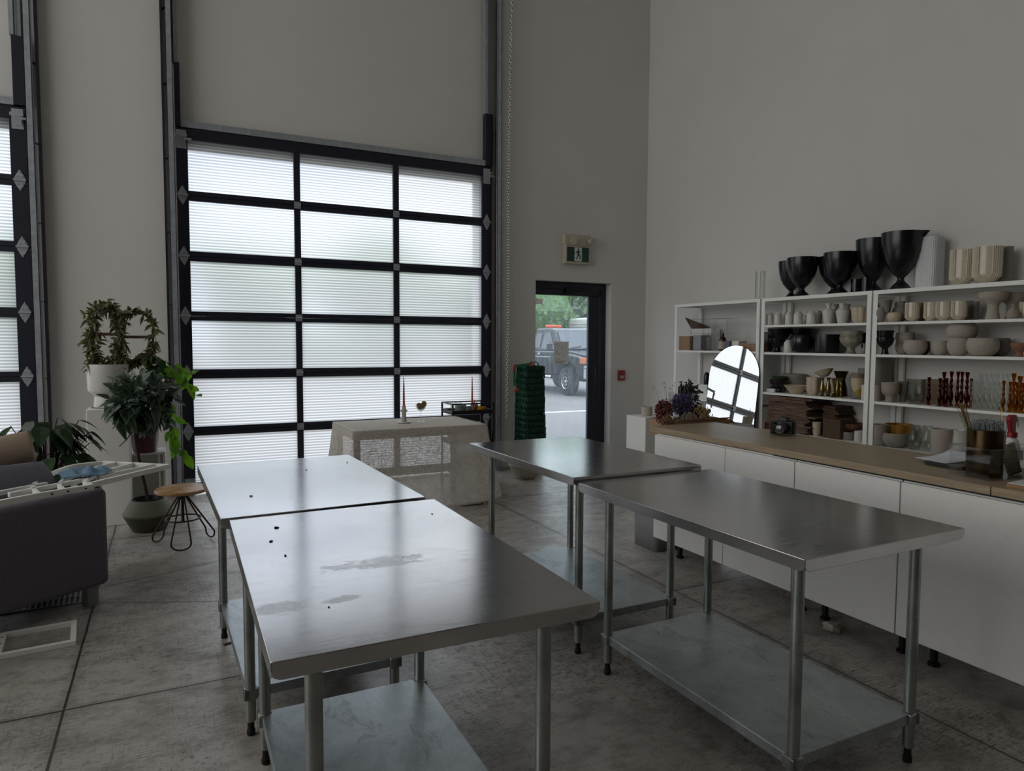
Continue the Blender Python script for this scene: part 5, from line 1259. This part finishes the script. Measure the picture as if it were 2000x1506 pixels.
    ('arch', 5.6, 3.716, 1.768, 0.0559, 0.159, 'cream_gloss', 'arch_cup', 'cup', 'glossy cream arch cup, first from the left', 'glossy cream arch cups', None),
    ('arch', 5.6, 3.564, 1.768, 0.0483, 0.153, 'cream_gloss', 'arch_cup', 'cup', 'glossy cream arch cup, second from the left', 'glossy cream arch cups', None),
    ('arch', 5.6, 3.455, 1.768, 0.0567, 0.152, 'cream_gloss', 'arch_cup', 'cup', 'glossy cream arch cup, third from the left', 'glossy cream arch cups', None),
    ('arch', 5.6, 3.333, 1.768, 0.0566, 0.152, 'cream_gloss', 'arch_cup', 'cup', 'glossy cream arch cup at the right end of the front row', 'glossy cream arch cups', None),
    ('arch', 5.78, 3.365, 1.768, 0.0309, 0.161, 'greige', 'arch_cup', 'cup', 'dim arch cup set back right of the front row', 'glossy cream arch cups', None),
    ('arch', 5.78, 3.314, 1.768, 0.0266, 0.154, 'greige', 'arch_cup', 'cup', 'dim arch cup at the back, last on the right', 'glossy cream arch cups', None),
    ('arch', 5.78, 3.752, 1.768, 0.0307, 0.163, 'wood_brown', 'arch_cup', 'cup', 'brown arch cup at the back between the first two front ones', 'glossy cream arch cups', None),
    ('mushroom', 5.64, 3.105, 1.768, 0.0983, 0.209, 'stone_mat', 'pedestal_bowl', 'vase', 'matte stone pedestal bowl with thick stem, front one', '', None),
    ('mushroom', 5.8, 3.058, 1.768, 0.0883, 0.208, 'stone_mat', 'pedestal_bowl', 'vase', 'matte stone pedestal bowl set back near the picture edge', '', None),
    ('bud', 5.84, 3.273, 1.768, 0.0204, 0.097, 'greige', 'round_vase', 'vase', 'dim round vase at the back left of the front pedestal bowl', '', None),
    ('teardrop', 5.58, 2.933, 1.768, 0.0453, 0.11, 'blush', 'teardrop_vase', 'vase', 'blush teardrop bud vase with narrow neck', '', None),
    ('arch', 5.66, 2.886, 1.768, 0.0414, 0.125, 'cream_gloss', 'arch_cup', 'cup', 'cream cup cut by the right edge of the picture, top shelf', '', None),
    ('compote', 5.58, 3.937, 1.49, 0.0681, 0.148, 'black', 'footed_bowl', 'bowl', 'dark footed bowl in the left corner of its shelf', '', None),
    ('dish', 5.58, 3.939, 1.575, 0.0681, 0.121, 'black', 'stacked_bowl', 'bowl', 'dark bowl stacked on the dark footed bowl', '', None),
    ('sphere_bowl', 5.76, 3.904, 1.49, 0.0539, 0.113, 'stone_mat', 'stacked_bowl', 'bowl', 'lower stone bowl of the small stack at the back left', '', None),
    ('sphere_bowl', 5.76, 3.877, 1.572, 0.0782, 0.107, 'stone_mat', 'stacked_bowl', 'bowl', 'upper stone bowl of the small stack at the back left', '', None),
    ('sphere_bowl', 5.62, 3.692, 1.49, 0.0903, 0.122, 'stone_mat', 'stone_bowl', 'bowl', 'pale stone bowl standing in front, third shelf from the top', '', None),
    ('sphere_bowl', 5.8, 3.742, 1.49, 0.0571, 0.114, 'black', 'dark_bowl', 'bowl', 'dark bowl behind the pale stone bowl', '', None),
    ('sphere_bowl', 5.7, 3.533, 1.49, 0.0697, 0.118, 'stone_mat', 'stone_bowl', 'bowl', 'stone bowl left of the tall two bowl stack', '', None),
    ('sphere_bowl', 5.62, 3.336, 1.49, 0.0813, 0.138, 'stone_mat', 'globe_bowl', 'bowl', 'lower globe bowl of the tall two bowl stack', '', None),
    ('sphere_bowl', 5.66, 3.329, 1.605, 0.1098, 0.132, 'stone_mat', 'globe_bowl', 'bowl', 'upper globe bowl tilted on top of the tall stack', '', 'tilt2'),
    ('sphere_bowl', 5.64, 3.166, 1.49, 0.1108, 0.137, 'stone_mat', 'large_bowl', 'bowl', 'largest stone bowl right of the tall stack', '', None),
    ('sphere_bowl', 5.8, 3.138, 1.49, 0.0799, 0.138, 'stone_dark', 'large_bowl', 'bowl', 'darker large bowl set back behind the largest stone bowl', '', None),
    ('compote', 5.62, 2.894, 1.49, 0.0585, 0.102, 'terracotta', 'footed_bowl', 'bowl', 'terracotta footed bowl cut by the right edge of the picture', '', None),
    ('cup', 5.79, 4.113, 1.079, 0.0884, 0.241, 'greige', 'tall_pot', 'pot', 'lower one of two tall grey pots stacked in the back corner', '', None),
    ('cup', 5.79, 4.119, 1.255, 0.0883, 0.195, 'greige', 'tall_pot', 'pot', 'upper one of two tall grey pots stacked in the back corner', '', None),
    ('cup', 5.55, 3.982, 1.079, 0.0359, 0.147, 'blush', 'small_pot', 'pot', 'small blush pot by the left post of the right hand unit', '', None),
    ('footcup', 5.6, 3.887, 1.079, 0.0724, 0.169, 'blush', 'footed_cup', 'vase', 'blush footed cup vase, front one', '', None),
    ('footcup', 5.72, 3.851, 1.079, 0.0513, 0.173, 'stone_dark', 'footed_cup', 'vase', 'footed cup vase set back behind the blush one', '', None),
    ('oval_glass', 5.62, 3.672, 1.079, 0.0788, 0.206, 'glass_smoke', 'glass_vase', 'vase', 'wide clear glass vase with rounded base', '', None),
    ('candleglass', 5.62, 3.56, 1.079, 0.018, 0.227, 'amber', 'glass_candlestick', 'candlestick', 'short amber glass candlestick standing alone near the wide glass vase', 'amber glass candlesticks', None),
    ('candleglass', 5.66, 3.463, 1.079, 0.0198, 0.274, 'amber', 'glass_candlestick', 'candlestick', 'tall amber glass candlestick, leftmost of the tall ones', 'amber glass candlesticks', None),
    ('candleglass', 5.66, 3.404, 1.079, 0.0184, 0.281, 'amber', 'glass_candlestick', 'candlestick', 'tall amber glass candlestick, second of the tall ones', 'amber glass candlesticks', None),
    ('candleglass', 5.66, 3.353, 1.079, 0.0174, 0.281, 'amber', 'glass_candlestick', 'candlestick', 'tall amber glass candlestick, third of the tall ones', 'amber glass candlesticks', None),
    ('candleglass', 5.74, 3.368, 1.079, 0.0176, 0.279, 'amber', 'glass_candlestick', 'candlestick', 'tall amber glass candlestick, set back behind the third', 'amber glass candlesticks', None),
    ('candleglass', 5.66, 3.281, 1.079, 0.0197, 0.28, 'amber', 'glass_candlestick', 'candlestick', 'tall amber glass candlestick nearest the clear ones', 'amber glass candlesticks', None),
    ('candleglass', 5.58, 3.445, 1.079, 0.0166, 0.227, 'amber', 'glass_candlestick', 'candlestick', 'short amber glass candlestick in front left of the tall ones', 'amber glass candlesticks', None),
    ('candleglass', 5.58, 3.391, 1.079, 0.0154, 0.229, 'amber', 'glass_candlestick', 'candlestick', 'short amber glass candlestick between the first two tall ones', 'amber glass candlesticks', None),
    ('candleglass', 5.56, 3.261, 1.079, 0.014, 0.228, 'amber', 'glass_candlestick', 'candlestick', 'short amber glass candlestick in front of the paired tall ones', 'amber glass candlesticks', None),
    ('candleglass', 5.68, 3.26, 1.079, 0.0142, 0.23, 'amber', 'glass_candlestick', 'candlestick', 'short amber glass candlestick right of the last tall one', 'amber glass candlesticks', None),
    ('candleglass', 5.7, 3.197, 1.079, 0.0211, 0.269, 'glass', 'glass_candlestick', 'candlestick', 'tall clear glass candlestick in the back row beside the amber ones', 'tall clear candlesticks', None),
    ('candleglass', 5.7, 3.152, 1.079, 0.0209, 0.27, 'glass', 'glass_candlestick', 'candlestick', 'tall clear glass candlestick in the back row beside the amber ones', 'tall clear candlesticks', None),
    ('candleglass', 5.7, 3.113, 1.079, 0.0188, 0.272, 'glass', 'glass_candlestick', 'candlestick', 'tall clear glass candlestick in the back row beside the amber ones', 'tall clear candlesticks', None),
    ('candleglass', 5.7, 3.077, 1.079, 0.0177, 0.276, 'glass', 'glass_candlestick', 'candlestick', 'tall clear glass candlestick in the back row beside the amber ones', 'tall clear candlesticks', None),
    ('candleglass', 5.7, 3.036, 1.079, 0.0156, 0.277, 'glass', 'glass_candlestick', 'candlestick', 'tall clear glass candlestick in the back row beside the amber ones', 'tall clear candlesticks', None),
    ('candleglass', 5.7, 3.002, 1.079, 0.0175, 0.277, 'glass', 'glass_candlestick', 'candlestick', 'tall clear glass candlestick in the back row beside the amber ones', 'tall clear candlesticks', None),
    ('candleglass', 5.6, 3.203, 1.079, 0.0169, 0.218, 'glass', 'glass_candlestick', 'candlestick', 'short clear glass candlestick in the front row beside the amber ones', 'short clear candlesticks', None),
    ('candleglass', 5.6, 3.163, 1.079, 0.0168, 0.22, 'glass', 'glass_candlestick', 'candlestick', 'short clear glass candlestick in the front row beside the amber ones', 'short clear candlesticks', None),
    ('candleglass', 5.6, 3.124, 1.079, 0.0167, 0.218, 'glass', 'glass_candlestick', 'candlestick', 'short clear glass candlestick in the front row beside the amber ones', 'short clear candlesticks', None),
    ('candleglass', 5.6, 3.084, 1.079, 0.0156, 0.22, 'glass', 'glass_candlestick', 'candlestick', 'short clear glass candlestick in the front row beside the amber ones', 'short clear candlesticks', None),
    ('candleglass', 5.6, 3.044, 1.079, 0.0155, 0.219, 'glass', 'glass_candlestick', 'candlestick', 'short clear glass candlestick in the front row beside the amber ones', 'short clear candlesticks', None),
    ('candleglass', 5.6, 3.006, 1.079, 0.0135, 0.217, 'glass', 'glass_candlestick', 'candlestick', 'short clear glass candlestick in the front row beside the amber ones', 'short clear candlesticks', None),
    ('candleglass', 5.68, 2.955, 1.079, 0.0202, 0.285, 'yellow', 'glass_candlestick', 'candlestick', 'tall yellow glass candlestick beside the clear ones', 'yellow glass candlesticks', None),
    ('candleglass', 5.7, 2.922, 1.079, 0.023, 0.265, 'yellow', 'glass_candlestick', 'candlestick', 'thick yellow glass candlestick at the picture edge', 'yellow glass candlesticks', None),
    ('candleglass', 5.6, 2.98, 1.079, 0.0153, 0.23, 'yellow', 'glass_candlestick', 'candlestick', 'short yellow glass candlestick, leftmost of the yellow ones', 'yellow glass candlesticks', None),
    ('candleglass', 5.58, 2.924, 1.079, 0.0152, 0.225, 'yellow', 'glass_candlestick', 'candlestick', 'short yellow glass candlestick in front of the tall one', 'yellow glass candlesticks', None),
    ('candleglass', 5.58, 2.88, 1.079, 0.0169, 0.224, 'yellow', 'glass_candlestick', 'candlestick', 'short yellow glass candlestick, second in front', 'yellow glass candlesticks', None),
    ('candleglass', 5.58, 2.841, 1.079, 0.0187, 0.222, 'yellow', 'glass_candlestick', 'candlestick', 'short yellow glass candlestick cut by the picture edge', 'yellow glass candlesticks', None),
    ('cup', 5.57, 3.948, 0.69, 0.0584, 0.187, 'greige', 'tall_pot', 'vase', 'grey brown tall pot beside the post on the low shelf', '', None),
    ('lobed', 5.76, 3.902, 0.69, 0.104, 0.183, 'mustard', 'ribbed_planter', 'bowl', 'mustard ribbed planter behind the low grey bowl', '', None),
    ('sphere_bowl', 5.62, 3.835, 0.69, 0.1075, 0.121, 'greige', 'round_bowl', 'bowl', 'low round grey bowl in front of the mustard planter', '', None),
    ('hourround', 5.64, 3.679, 0.69, 0.0563, 0.204, 'glass', 'belly_vase', 'vase', 'clear glass belly vase, left one', 'clear belly vases', None),
    ('hourround', 5.66, 3.58, 0.69, 0.0491, 0.21, 'glass', 'belly_vase', 'vase', 'clear glass belly vase, right one next to the beige cylinder', 'clear belly vases', None),
    ('cup', 5.58, 3.414, 0.69, 0.0749, 0.207, 'stone_mat', 'beige_cylinder', 'vase', 'beige cylinder vase behind the clipboard', '', None),
    ('jarbig', 5.66, 3.331, 0.69, 0.0616, 0.204, 'white_gloss', 'rounded_vase', 'vase', 'white rounded vase right of the beige cylinder', '', None),
]

def prof_mesh(kind, r, h_, ex):
    t = max(.003, r*.06)
    n = 36; m = MB()
    def open_(p, n_=36, mod=None, inner=True, dep=None):
        """p: outer profile as fractions; adds an inner wall down to near the bottom"""
        out = [(a*r, b*h_) for a, b in p]
        if inner:
            inn = [(max(.001, a*r-t), max(b*h_, h_*.08+t)) for a, b in reversed(p) if a*r-t > .002 and (dep is None or b >= dep)]
            out = [(0.0005, 0)]+out+[(out[-1][0]-t*.5, out[-1][1]+t*.25)]+inn+[(0.0005, inn[-1][1])]
        else: out = [(.0005, 0)]+out+[(.0005, h_)]
        m.lathe(out, n_, mod=mod)
    if kind in ('urn',):
        p = [(.50, 0), (.52, .012), (.50, .03), (.36, .09), (.19, .15), (.155, .19), (.17, .215), (.34, .27), (.60, .38), (.80, .52), (.92, .68), (.98, .84), (.99, .9), (.995, .95), (1, 1)]
        mod = None
        if ex == 'lip': mod = lambda a, z: 1+.28*math.exp(-((a-1.62*PI)/.24)**2)*max(0, (z/h_-.84)/.16)**1.6
        open_(p, 48, mod, True, .27)
    elif kind in ('cup', 'cyl_glass'): open_([(.93, 0), (.98, .02), (1, .08), (1, 1)])
    elif kind == 'jar': open_([(.92, 0), (.98, .02), (1, .06), (1, .72), (.93, .84), (.62, .93), (.58, .95), (.60, 1)])
    elif kind == 'jarbig': open_([(.72, 0), (.80, .03), (.97, .25), (1, .5), (.97, .72), (.88, .88), (.92, .94), (.96, 1)])
    elif kind == 'bud': open_([(.5, 0), (.62, .05), (.95, .25), (.85, .45), (.4, .65), (.32, .78), (.45, .9), (.72, 1)])
    elif kind == 'ridged':
        p = [(.62, 0)]+[(.62+.38*min(1, k/26*1.0)**.7+(.022 if k % 2 else 0), .02+.55*k/26) for k in range(1, 27)]+[(.98, .62), (.80, .70), (.42, .76), (.36, .84), (.40, .90), (.58, .97), (.62, 1)]
        open_(p)
    elif kind == 'lobed': open_([(.62, 0), (.70, .03), (.88, .3), (.97, .65), (1, 1)], 80, lambda a, z: 1+.12*abs(math.cos(4*a)) if r > .06 and ex is None and h_/r > 1.6 else 1+.03*math.cos(24*a))
    elif kind == 'sphere_bowl': open_([(.42, 0), (.50, .01), (.74, .12), (.93, .32), (1, .55), (.98, .78), (.90, .95), (.86, 1)])
    elif kind == 'dish': open_([(.30, 0), (.36, .03), (.70, .25), (.90, .6), (1, 1)])
    elif kind == 'flare': open_([(.36, 0), (.40, .03), (.62, .35), (.85, .75), (1, 1)])
    elif kind == 'compote': open_([(.46, 0), (.48, .03), (.38, .12), (.34, .30), (.40, .38), (.70, .50), (.90, .66), (.98, .82), (1, 1)], 40, None, True, .38)
    elif kind == 'footcup': open_([(.50, 0), (.52, .02), (.50, .28), (.52, .32), (.80, .40), (.96, .52), (1, .65), (1, 1)], 40, None, True, .4)
    elif kind == 'mushroom': open_([(.50, 0), (.51, .02), (.40, .3), (.38, .5), (.46, .60), (.80, .70), (.96, .82), (1, .94), (.98, 1)], 44, None, True, .6)
    elif kind == 'teardrop': open_([(.60, 0), (.78, .04), (1, .22), (.94, .38), (.62, .58), (.28, .74), (.16, .86), (.16, .94), (.20, 1)])
    elif kind == 'ridgecup':
        open_([(.60, 0)]+[(.60+.40*min(1, k/6)**.5+(.03 if k % 2 else 0), .02+.98*k/22) for k in range(1, 23)], 60, lambda a, z: 1+.05*math.cos(6*a))
    elif kind == 'vase_bud': open_([(.86, 0), (.88, .03), (.46, .07), (.42, .10), (.78, .20), (.95, .34), (.82, .52), (.50, .72), (.42, .85), (.55, .95), (.88, 1)], 28)
    elif kind == 'trumpet': open_([(.95, 0), (.97, .03), (.45, .07), (.35, .11), (.66, .17), (.80, .24), (.66, .31), (.30, .37), (.26, .42), (.42, .66), (.72, .9), (1, 1)], 28)
    elif kind == 'candlestick': open_([(1, 0), (1, .04), (.5, .08), (.42, .3), (.6, .34), (.42, .38), (.42, .6), (.6, .64), (.42, .68), (.42, .9), (.8, .95), (.85, 1)], 24)
    elif kind == 'hourglass': open_([(.92, 0), (.94, .03), (.86, .3), (.62, .58), (.58, .66), (.70, .8), (1, 1)])
    elif kind == 'hourround': open_([(.60, 0), (.78, .05), (1, .30), (.94, .50), (.60, .72), (.52, .82), (.66, .95), (.80, 1)])
    elif kind == 'candleglass':
        open_([(.95, 0), (1, .03), (.60, .07), (.45, .11), (.80, .18), (1, .28), (.85, .38), (.50, .46), (.42, .49), (.66, .54), (.72, .58), (.45, .64), (.42, .67), (.62, .72), (.66, .76), (.46, .81), (.50, .86), (.70, .93), (.80, 1)], 20)
    elif kind == 'oval_glass':
        def f(a, z):
            return 1 if abs(math.cos(a)) > 9 else (1/((abs(math.cos(a))/.45)**2.6+abs(math.sin(a))**2.6)**(1/2.6))
        open_([(.55, 0), (.78, .04), (.95, .16), (1, .35), (1, 1)], 56, f)
    elif kind == 'fluted':
        def f(a, z):
            b = a+0; s = 1/((abs(math.cos(b))**5+abs(math.sin(b))**5)**(1/5)); return .86*s*(1+.022*math.cos(44*a))
        open_([(.98, 0), (1, .01), (1, .93), (.97, .975), (.90, 1)], 176, f)
    elif kind == 'arch':
        nt, nz = (260, 90) if r > .07 else (176, 60); rb = r*.85; K = r*.115
        def f(u, v, inn=False):
            a = 2*PI*u; z = h_*v
            k = 1 if z > rb else math.sqrt(max(0, 1-((rb-z)/rb)**2))*.55+.45*min(1, z/rb*1.2+.25)
            if inn: return ((r-t*1.6)*.86*math.cos(a)*k, (r-t*1.6)*math.sin(a)*k, max(z, t*2))
            y = r*math.sin(a)*k; x = r*.86*math.cos(a)*k
            d = (r*1.0-abs(y)) if z > rb else r*1.0-math.hypot(y, rb-z)
            g = 0
            if abs(math.cos(a)) > .25 and d > r*.05: g = .07*r*abs(math.sin(PI*d/K)) if d < r*.58 else -.05*r
            return (x+(g if x > 0 else -g), y, z)
        m.grid(lambda u, v: f(u, v), nt, nz, wrap=True); m.grid(lambda u, v: f(u, 1-v, True), nt, 10, wrap=True)
        m.lathe([(r*.9, h_-.0005), (r*.9-t, h_-.0005)], 3) if False else None
        o0 = nt*nz; top = [nz*nt+i for i in range(nt)]; ib = (nz+1)*nt
        m.f += [(top[i], top[(i+1) % nt], ib+(i+1) % nt, ib+i) for i in range(nt)]; m.f.append(tuple(range(nt))[::-1]); m.f.append(tuple(ib+10*nt+i for i in range(nt)))
        m.mi = [0]*len(m.f)
    return m
for (kind, X, Y, Z, r, h_, mat, name, cat, lab, grp, ex) in ITEMS:
    m = prof_mesh(kind, r, h_, ex)
    rot = (0, 0, 0)
    if ex == 'tilt': rot = (R(-22), R(6), 0)
    if ex == 'tilt2': rot = (R(-9), R(4), 0)
    if kind == 'arch': rot = (0, 0, R(22))
    o = m.build(name, mat, None, (X, Y, Z+.0008), rot, ang=50)
    tag(o, lab, cat, grp or None)
tb = prof_mesh('flare', .088, .055, None).build('tilted_bowl', 'cream', None, (5.64, 4.585, 1.268), (R(-20), R(0), 0)); tag(tb, 'cream flared bowl tipped on top of the ridged cups and brass vases', 'bowl')
m = MB(); rg = random.Random(41)
for i in range(7):
    a = rdir(rg); b = a.orthogonal().normalized(); c = a.cross(b); m.tube([(b*math.cos(t)*.075+c*math.sin(t)*.075)*1 + Vector((0, 0, .035)) for t in [2*PI*k/24 for k in range(24)]], .0012, 4, True)
tag(m.build('wire_ball', 'track_zinc', None, (5.64, 4.33, 1.675), (0, 0, 0)), 'loose ball of thin wire in the upper speckled stone bowl', 'wire').scale = (1, 1, .45)
# cardboard
rg = random.Random(12); z = .691; i = 0
while z < 1.035:
    th = rg.uniform(.011, .021); y0 = 4.70+rg.uniform(-.035, .02); y1 = 5.205+rg.uniform(-.03, .02); x0 = 5.535+rg.uniform(-.008, .02)
    if i % 6 == 5: y0 -= .05
    m = MB(); m.box(x0, y0, z, x0+.33, y1, z+th*.42); m.box(x0+.004, y0+.01, z+th*.5, x0+.32, y1-.01, z+th*.9)
    o = m.build('flattened_carton', 'cardboard_stack', None, smooth=False); tag(o, ('topmost flattened carton' if z+th > 1.035 else 'lowest flattened carton' if i == 0 else 'flattened brown carton inside the tall pile')+' on the middle shelf unit', 'box', 'pile of flattened cartons'); z += th; i += 1
z = .691; i = 0
while z < .97:
    th = rg.uniform(.014, .024); y0 = 4.47+rg.uniform(-.04, .03); x0 = 5.66+rg.uniform(-.01, .03)
    o = MB().box(x0, y0, z, x0+.24, 4.63, z+th*.9).build('flattened_carton', 'kraft_shaded_brown', None, smooth=False); tag(o, 'flattened carton added behind the first pile, coloured dark to stand for shadow', 'box', 'added shadow toned pile of flattened cartons'); z += th; i += 1  # this pile fills the shadow right of the first, its brown darkened accordingly
def bx_(name, mat, x0, y0, z0, x1, y1, z1, lab, cat='box', bev=.002):
    o = MB().box(-(x1-x0)/2, -(y1-y0)/2, 0, (x1-x0)/2, (y1-y0)/2, z1-z0).build(name, mat, None, ((x0+x1)/2, (y0+y1)/2, z0+.0008), bevel=bev); return tag(o, lab, cat)
bx_('small_carton', 'kraft', 5.53, 5.22, .69, 5.60, 5.236, .77, 'sliver of a kraft carton left of the cardboard pile')
bx_('carton', 'kraft_shaded_brown', 5.56, 4.34, .69, 5.74, 4.53, .872, 'square cornered brown carton right of the ribbed vase')
bx_('tan_carton', 'tan_rug', 5.76, 3.55, 1.079, 5.86, 3.72, 1.28, 'tan carton behind the wide glass vase')
bx_('white_sheets', 'paper', 5.56, 5.13, 1.079, 5.85, 5.235, 1.115, 'stack of white sheets at the left end of the green bowl shelf', 'paper')
m = MB(); m.grid(lambda u, v: (-.09+.18*u, -.055+.11*v, .004+.022*math.sin(PI*u)*math.sin(PI*v)*(1+.5*math.sin(13*u+5*v))), 14, 12); tag(m.build('black_scarf', 'black_plastic', None, (5.66, 5.185, 1.116), solid=.004), 'crumpled black cloth on the white sheets', 'cloth')
bx_('dark_storage_box', 'black_plastic', 5.62, 5.216, .69, 5.86, 5.237, 1.03, 'dark box squeezed left of the cardboard pile')
# first unit wares
bx_('kraft_carton', 'kraft', 5.54, 6.41, 1.495, 5.72, 6.60, 1.663, 'square kraft carton at the left of the corner shelf unit')
bx_('grey_carton', 'grey_plastic', 5.56, 6.24, 1.499, 5.70, 6.375, 1.673, 'grey box inside the left end of the acrylic case')
wb = thing('white_carton', 'white carton with its lid flap raised behind the kraft one', 'box', (5.815, 6.44, 1.4955))
MB().box(-.07, -.17, 0, .065, .18, .26).build('carton_body', 'white_paint', wb, bevel=.002)
m = MB(); m.add([(-.07, -.17, .262), (-.07, .18, .262), (-.12, .24, .40), (-.12, -.11, .30)], [(0, 1, 2, 3)]); m.build('flap', 'kraft_shaded_brown', wb, solid=.004, smooth=False)
ac = thing('acrylic_display_case', 'clear acrylic display case with a middle shelf and black edges', 'case', (5.64, 6.095, 1.4955))
m = MB(); w_, d_, h3 = .10, .292, .365
for z in (.0, .195, h3-.003): m.box(-w_, -d_, z, w_, d_, z+.003)
m.box(-w_, -d_, .003, w_, -d_+.003, h3-.004); m.box(-w_, d_-.003, .003, w_, d_, h3-.004); m.build('panel', 'acrylic', ac, smooth=False)
m = MB()
for z in (.195, h3): m.bar((-w_, -d_, z), (-w_, d_, z), .005)
m.bar((-w_, -d_, 0), (-w_, -d_, h3), .003); m.bar((-w_, d_, 0), (-w_, d_, h3), .003); m.bar((-w_, 0, 0), (-w_, 0, h3), .003); m.build('edge', 'grey_plastic', ac, smooth=False)
for i, (y, zz) in enumerate(((6.20, .004), (6.05, .004), (6.12, .2))):
    tag(cupmesh(.035, .15).build('glass_tumbler', 'glass', None, (5.64, y, 1.4955+zz)), ['clear tumbler inside the display case, lower left', 'clear tumbler inside the display case, lower middle', 'clear tumbler on the middle shelf of the display case'][i], 'glass')
ap = thing('apothecary_bottle', 'brown pharmacy bottle with pale label on the corner shelf unit', 'bottle', (5.57, 5.895, 1.4955))
MB().lathe([(0, 0), (.038, 0), (.040, .005), (.040, .125), (.030, .150), (.014, .160), (.014, .175), (0, .175)], 28).build('bottle', 'amber_bottle', ap)
MB().lathe([(0, .172), (.017, .172), (.017, .205), (0, .205)], 20).build('cap', 'black_plastic', ap); MB().lathe([(.0405, .02), (.0405, .105)], 28).build('bottle_label', 'label_paper', ap, solid=.001)
bx_('dark_carton', 'cushion_grey', 5.53, 5.75, 1.495, 5.60, 5.83, 1.607, 'small slate box right of the pharmacy bottle')
bx_('white_small_box', 'white_paint', 5.56, 5.64, 1.495, 5.68, 5.745, 1.605, 'small white box between the slate box and the kraft ones')
bx_('long_carton', 'kraft', 5.54, 5.36, 1.495, 5.72, 5.63, 1.578, 'long low kraft carton on the corner shelf unit')
m = MB(); m.prism([(5.37, 1.58), (5.40, 1.70), (5.50, 1.70), (5.53, 1.58)], 5.70, 5.80, 'x'); tag(m.build('folded_carton', 'kraft_shaded_brown', None, bevel=.002), 'sloping brown carton behind the long low one', 'box')
rg = random.Random(1)
for i, y in enumerate((6.59, 6.50, 6.42)):
    pb_ = thing('pump_bottle', ['leftmost of the three dark pump bottles', 'middle of the three dark pump bottles', 'rightmost of the three dark pump bottles'][i], 'bottle', (5.58, y, .9355), 0, 'dark pump bottles')
    MB().lathe([(0, 0), (.036, 0), (.038, .005), (.038, .10), (.028, .122), (.012, .13), (.012, .14), (0, .14)], 24).build('bottle', 'black_ceramic', pb_)
    m = MB(); m.cyl((0, 0, .14), (0, 0, .17), .006, 8); m.cyl((0, 0, .14), (0, 0, .152), .014, 12); m.bar((.008, 0, .176), (-.03, 0, .172), .014, .010); m.build('pump', 'black_plastic', pb_)
bb = bx_('storage_carton', 'white_paint', 5.56, 6.12, .935, 5.78, 6.32, 1.10, 'white storage carton with a dark hand hole beside the pump bottles')
MB().prism(rect_round(-.045, .06, .045, .085, .012), -.112, -.1105, 'x').build('hand_hole', 'black_plastic', bb)
tag(prof_mesh('jar', .035, .14, None).build('dark_jar', 'black', None, (5.60, 6.17, 1.1015)), 'small dark jar on top of the white storage carton', 'jar')

# ---- small dark flecks lying on the left pair of tables
rg = random.Random(77)
for i, (x, y, zt, s_, lab) in enumerate([(.30, 3.10, .917, .012, 'tiny dark fleck near the left edge of the farther stained table'), (.62, 3.62, .917, .010, 'tiny dark fleck in the middle of the table nearest the overhead door'), (.86, 3.75, .917, .009, 'tiny dark fleck near the far right corner of the table nearest the overhead door'),
        (.33, 2.55, .912, .014, 'curled dark shaving on the water stained table, farthest from the stains'), (.29, 2.38, .912, .012, 'dark crumb at the left edge of the water stained table'), (.31, 2.20, .912, .010, 'dark crumb left of the largest water stain'), (.90, 2.50, .912, .008, 'tiny pale crumb near the far right corner of the water stained table'),
        (.345, 1.72, .912, .006, 'single black dot near the front left of the water stained table')]):
    m = MB(); m.lathe([(0, 0), (s_*.5, .0005), (s_*.3, s_*.3), (0, s_*.35)], 7, mod=lambda a, z: 1+.5*math.sin(2*a+1)); tag(m.build('fleck', 'debris', None, (x, y, zt+.0004), (0, 0, rg.uniform(0, 3))), lab, 'debris', 'flecks on the left steel tables')
m = MB(); m.box(-.02, -.012, 0, .02, .012, .003); tag(m.build('fleck', 'debris', None, (.24, 3.80, 0), (0, 0, .3)), 'black scrap on the floor beside the far left table foot', 'debris')
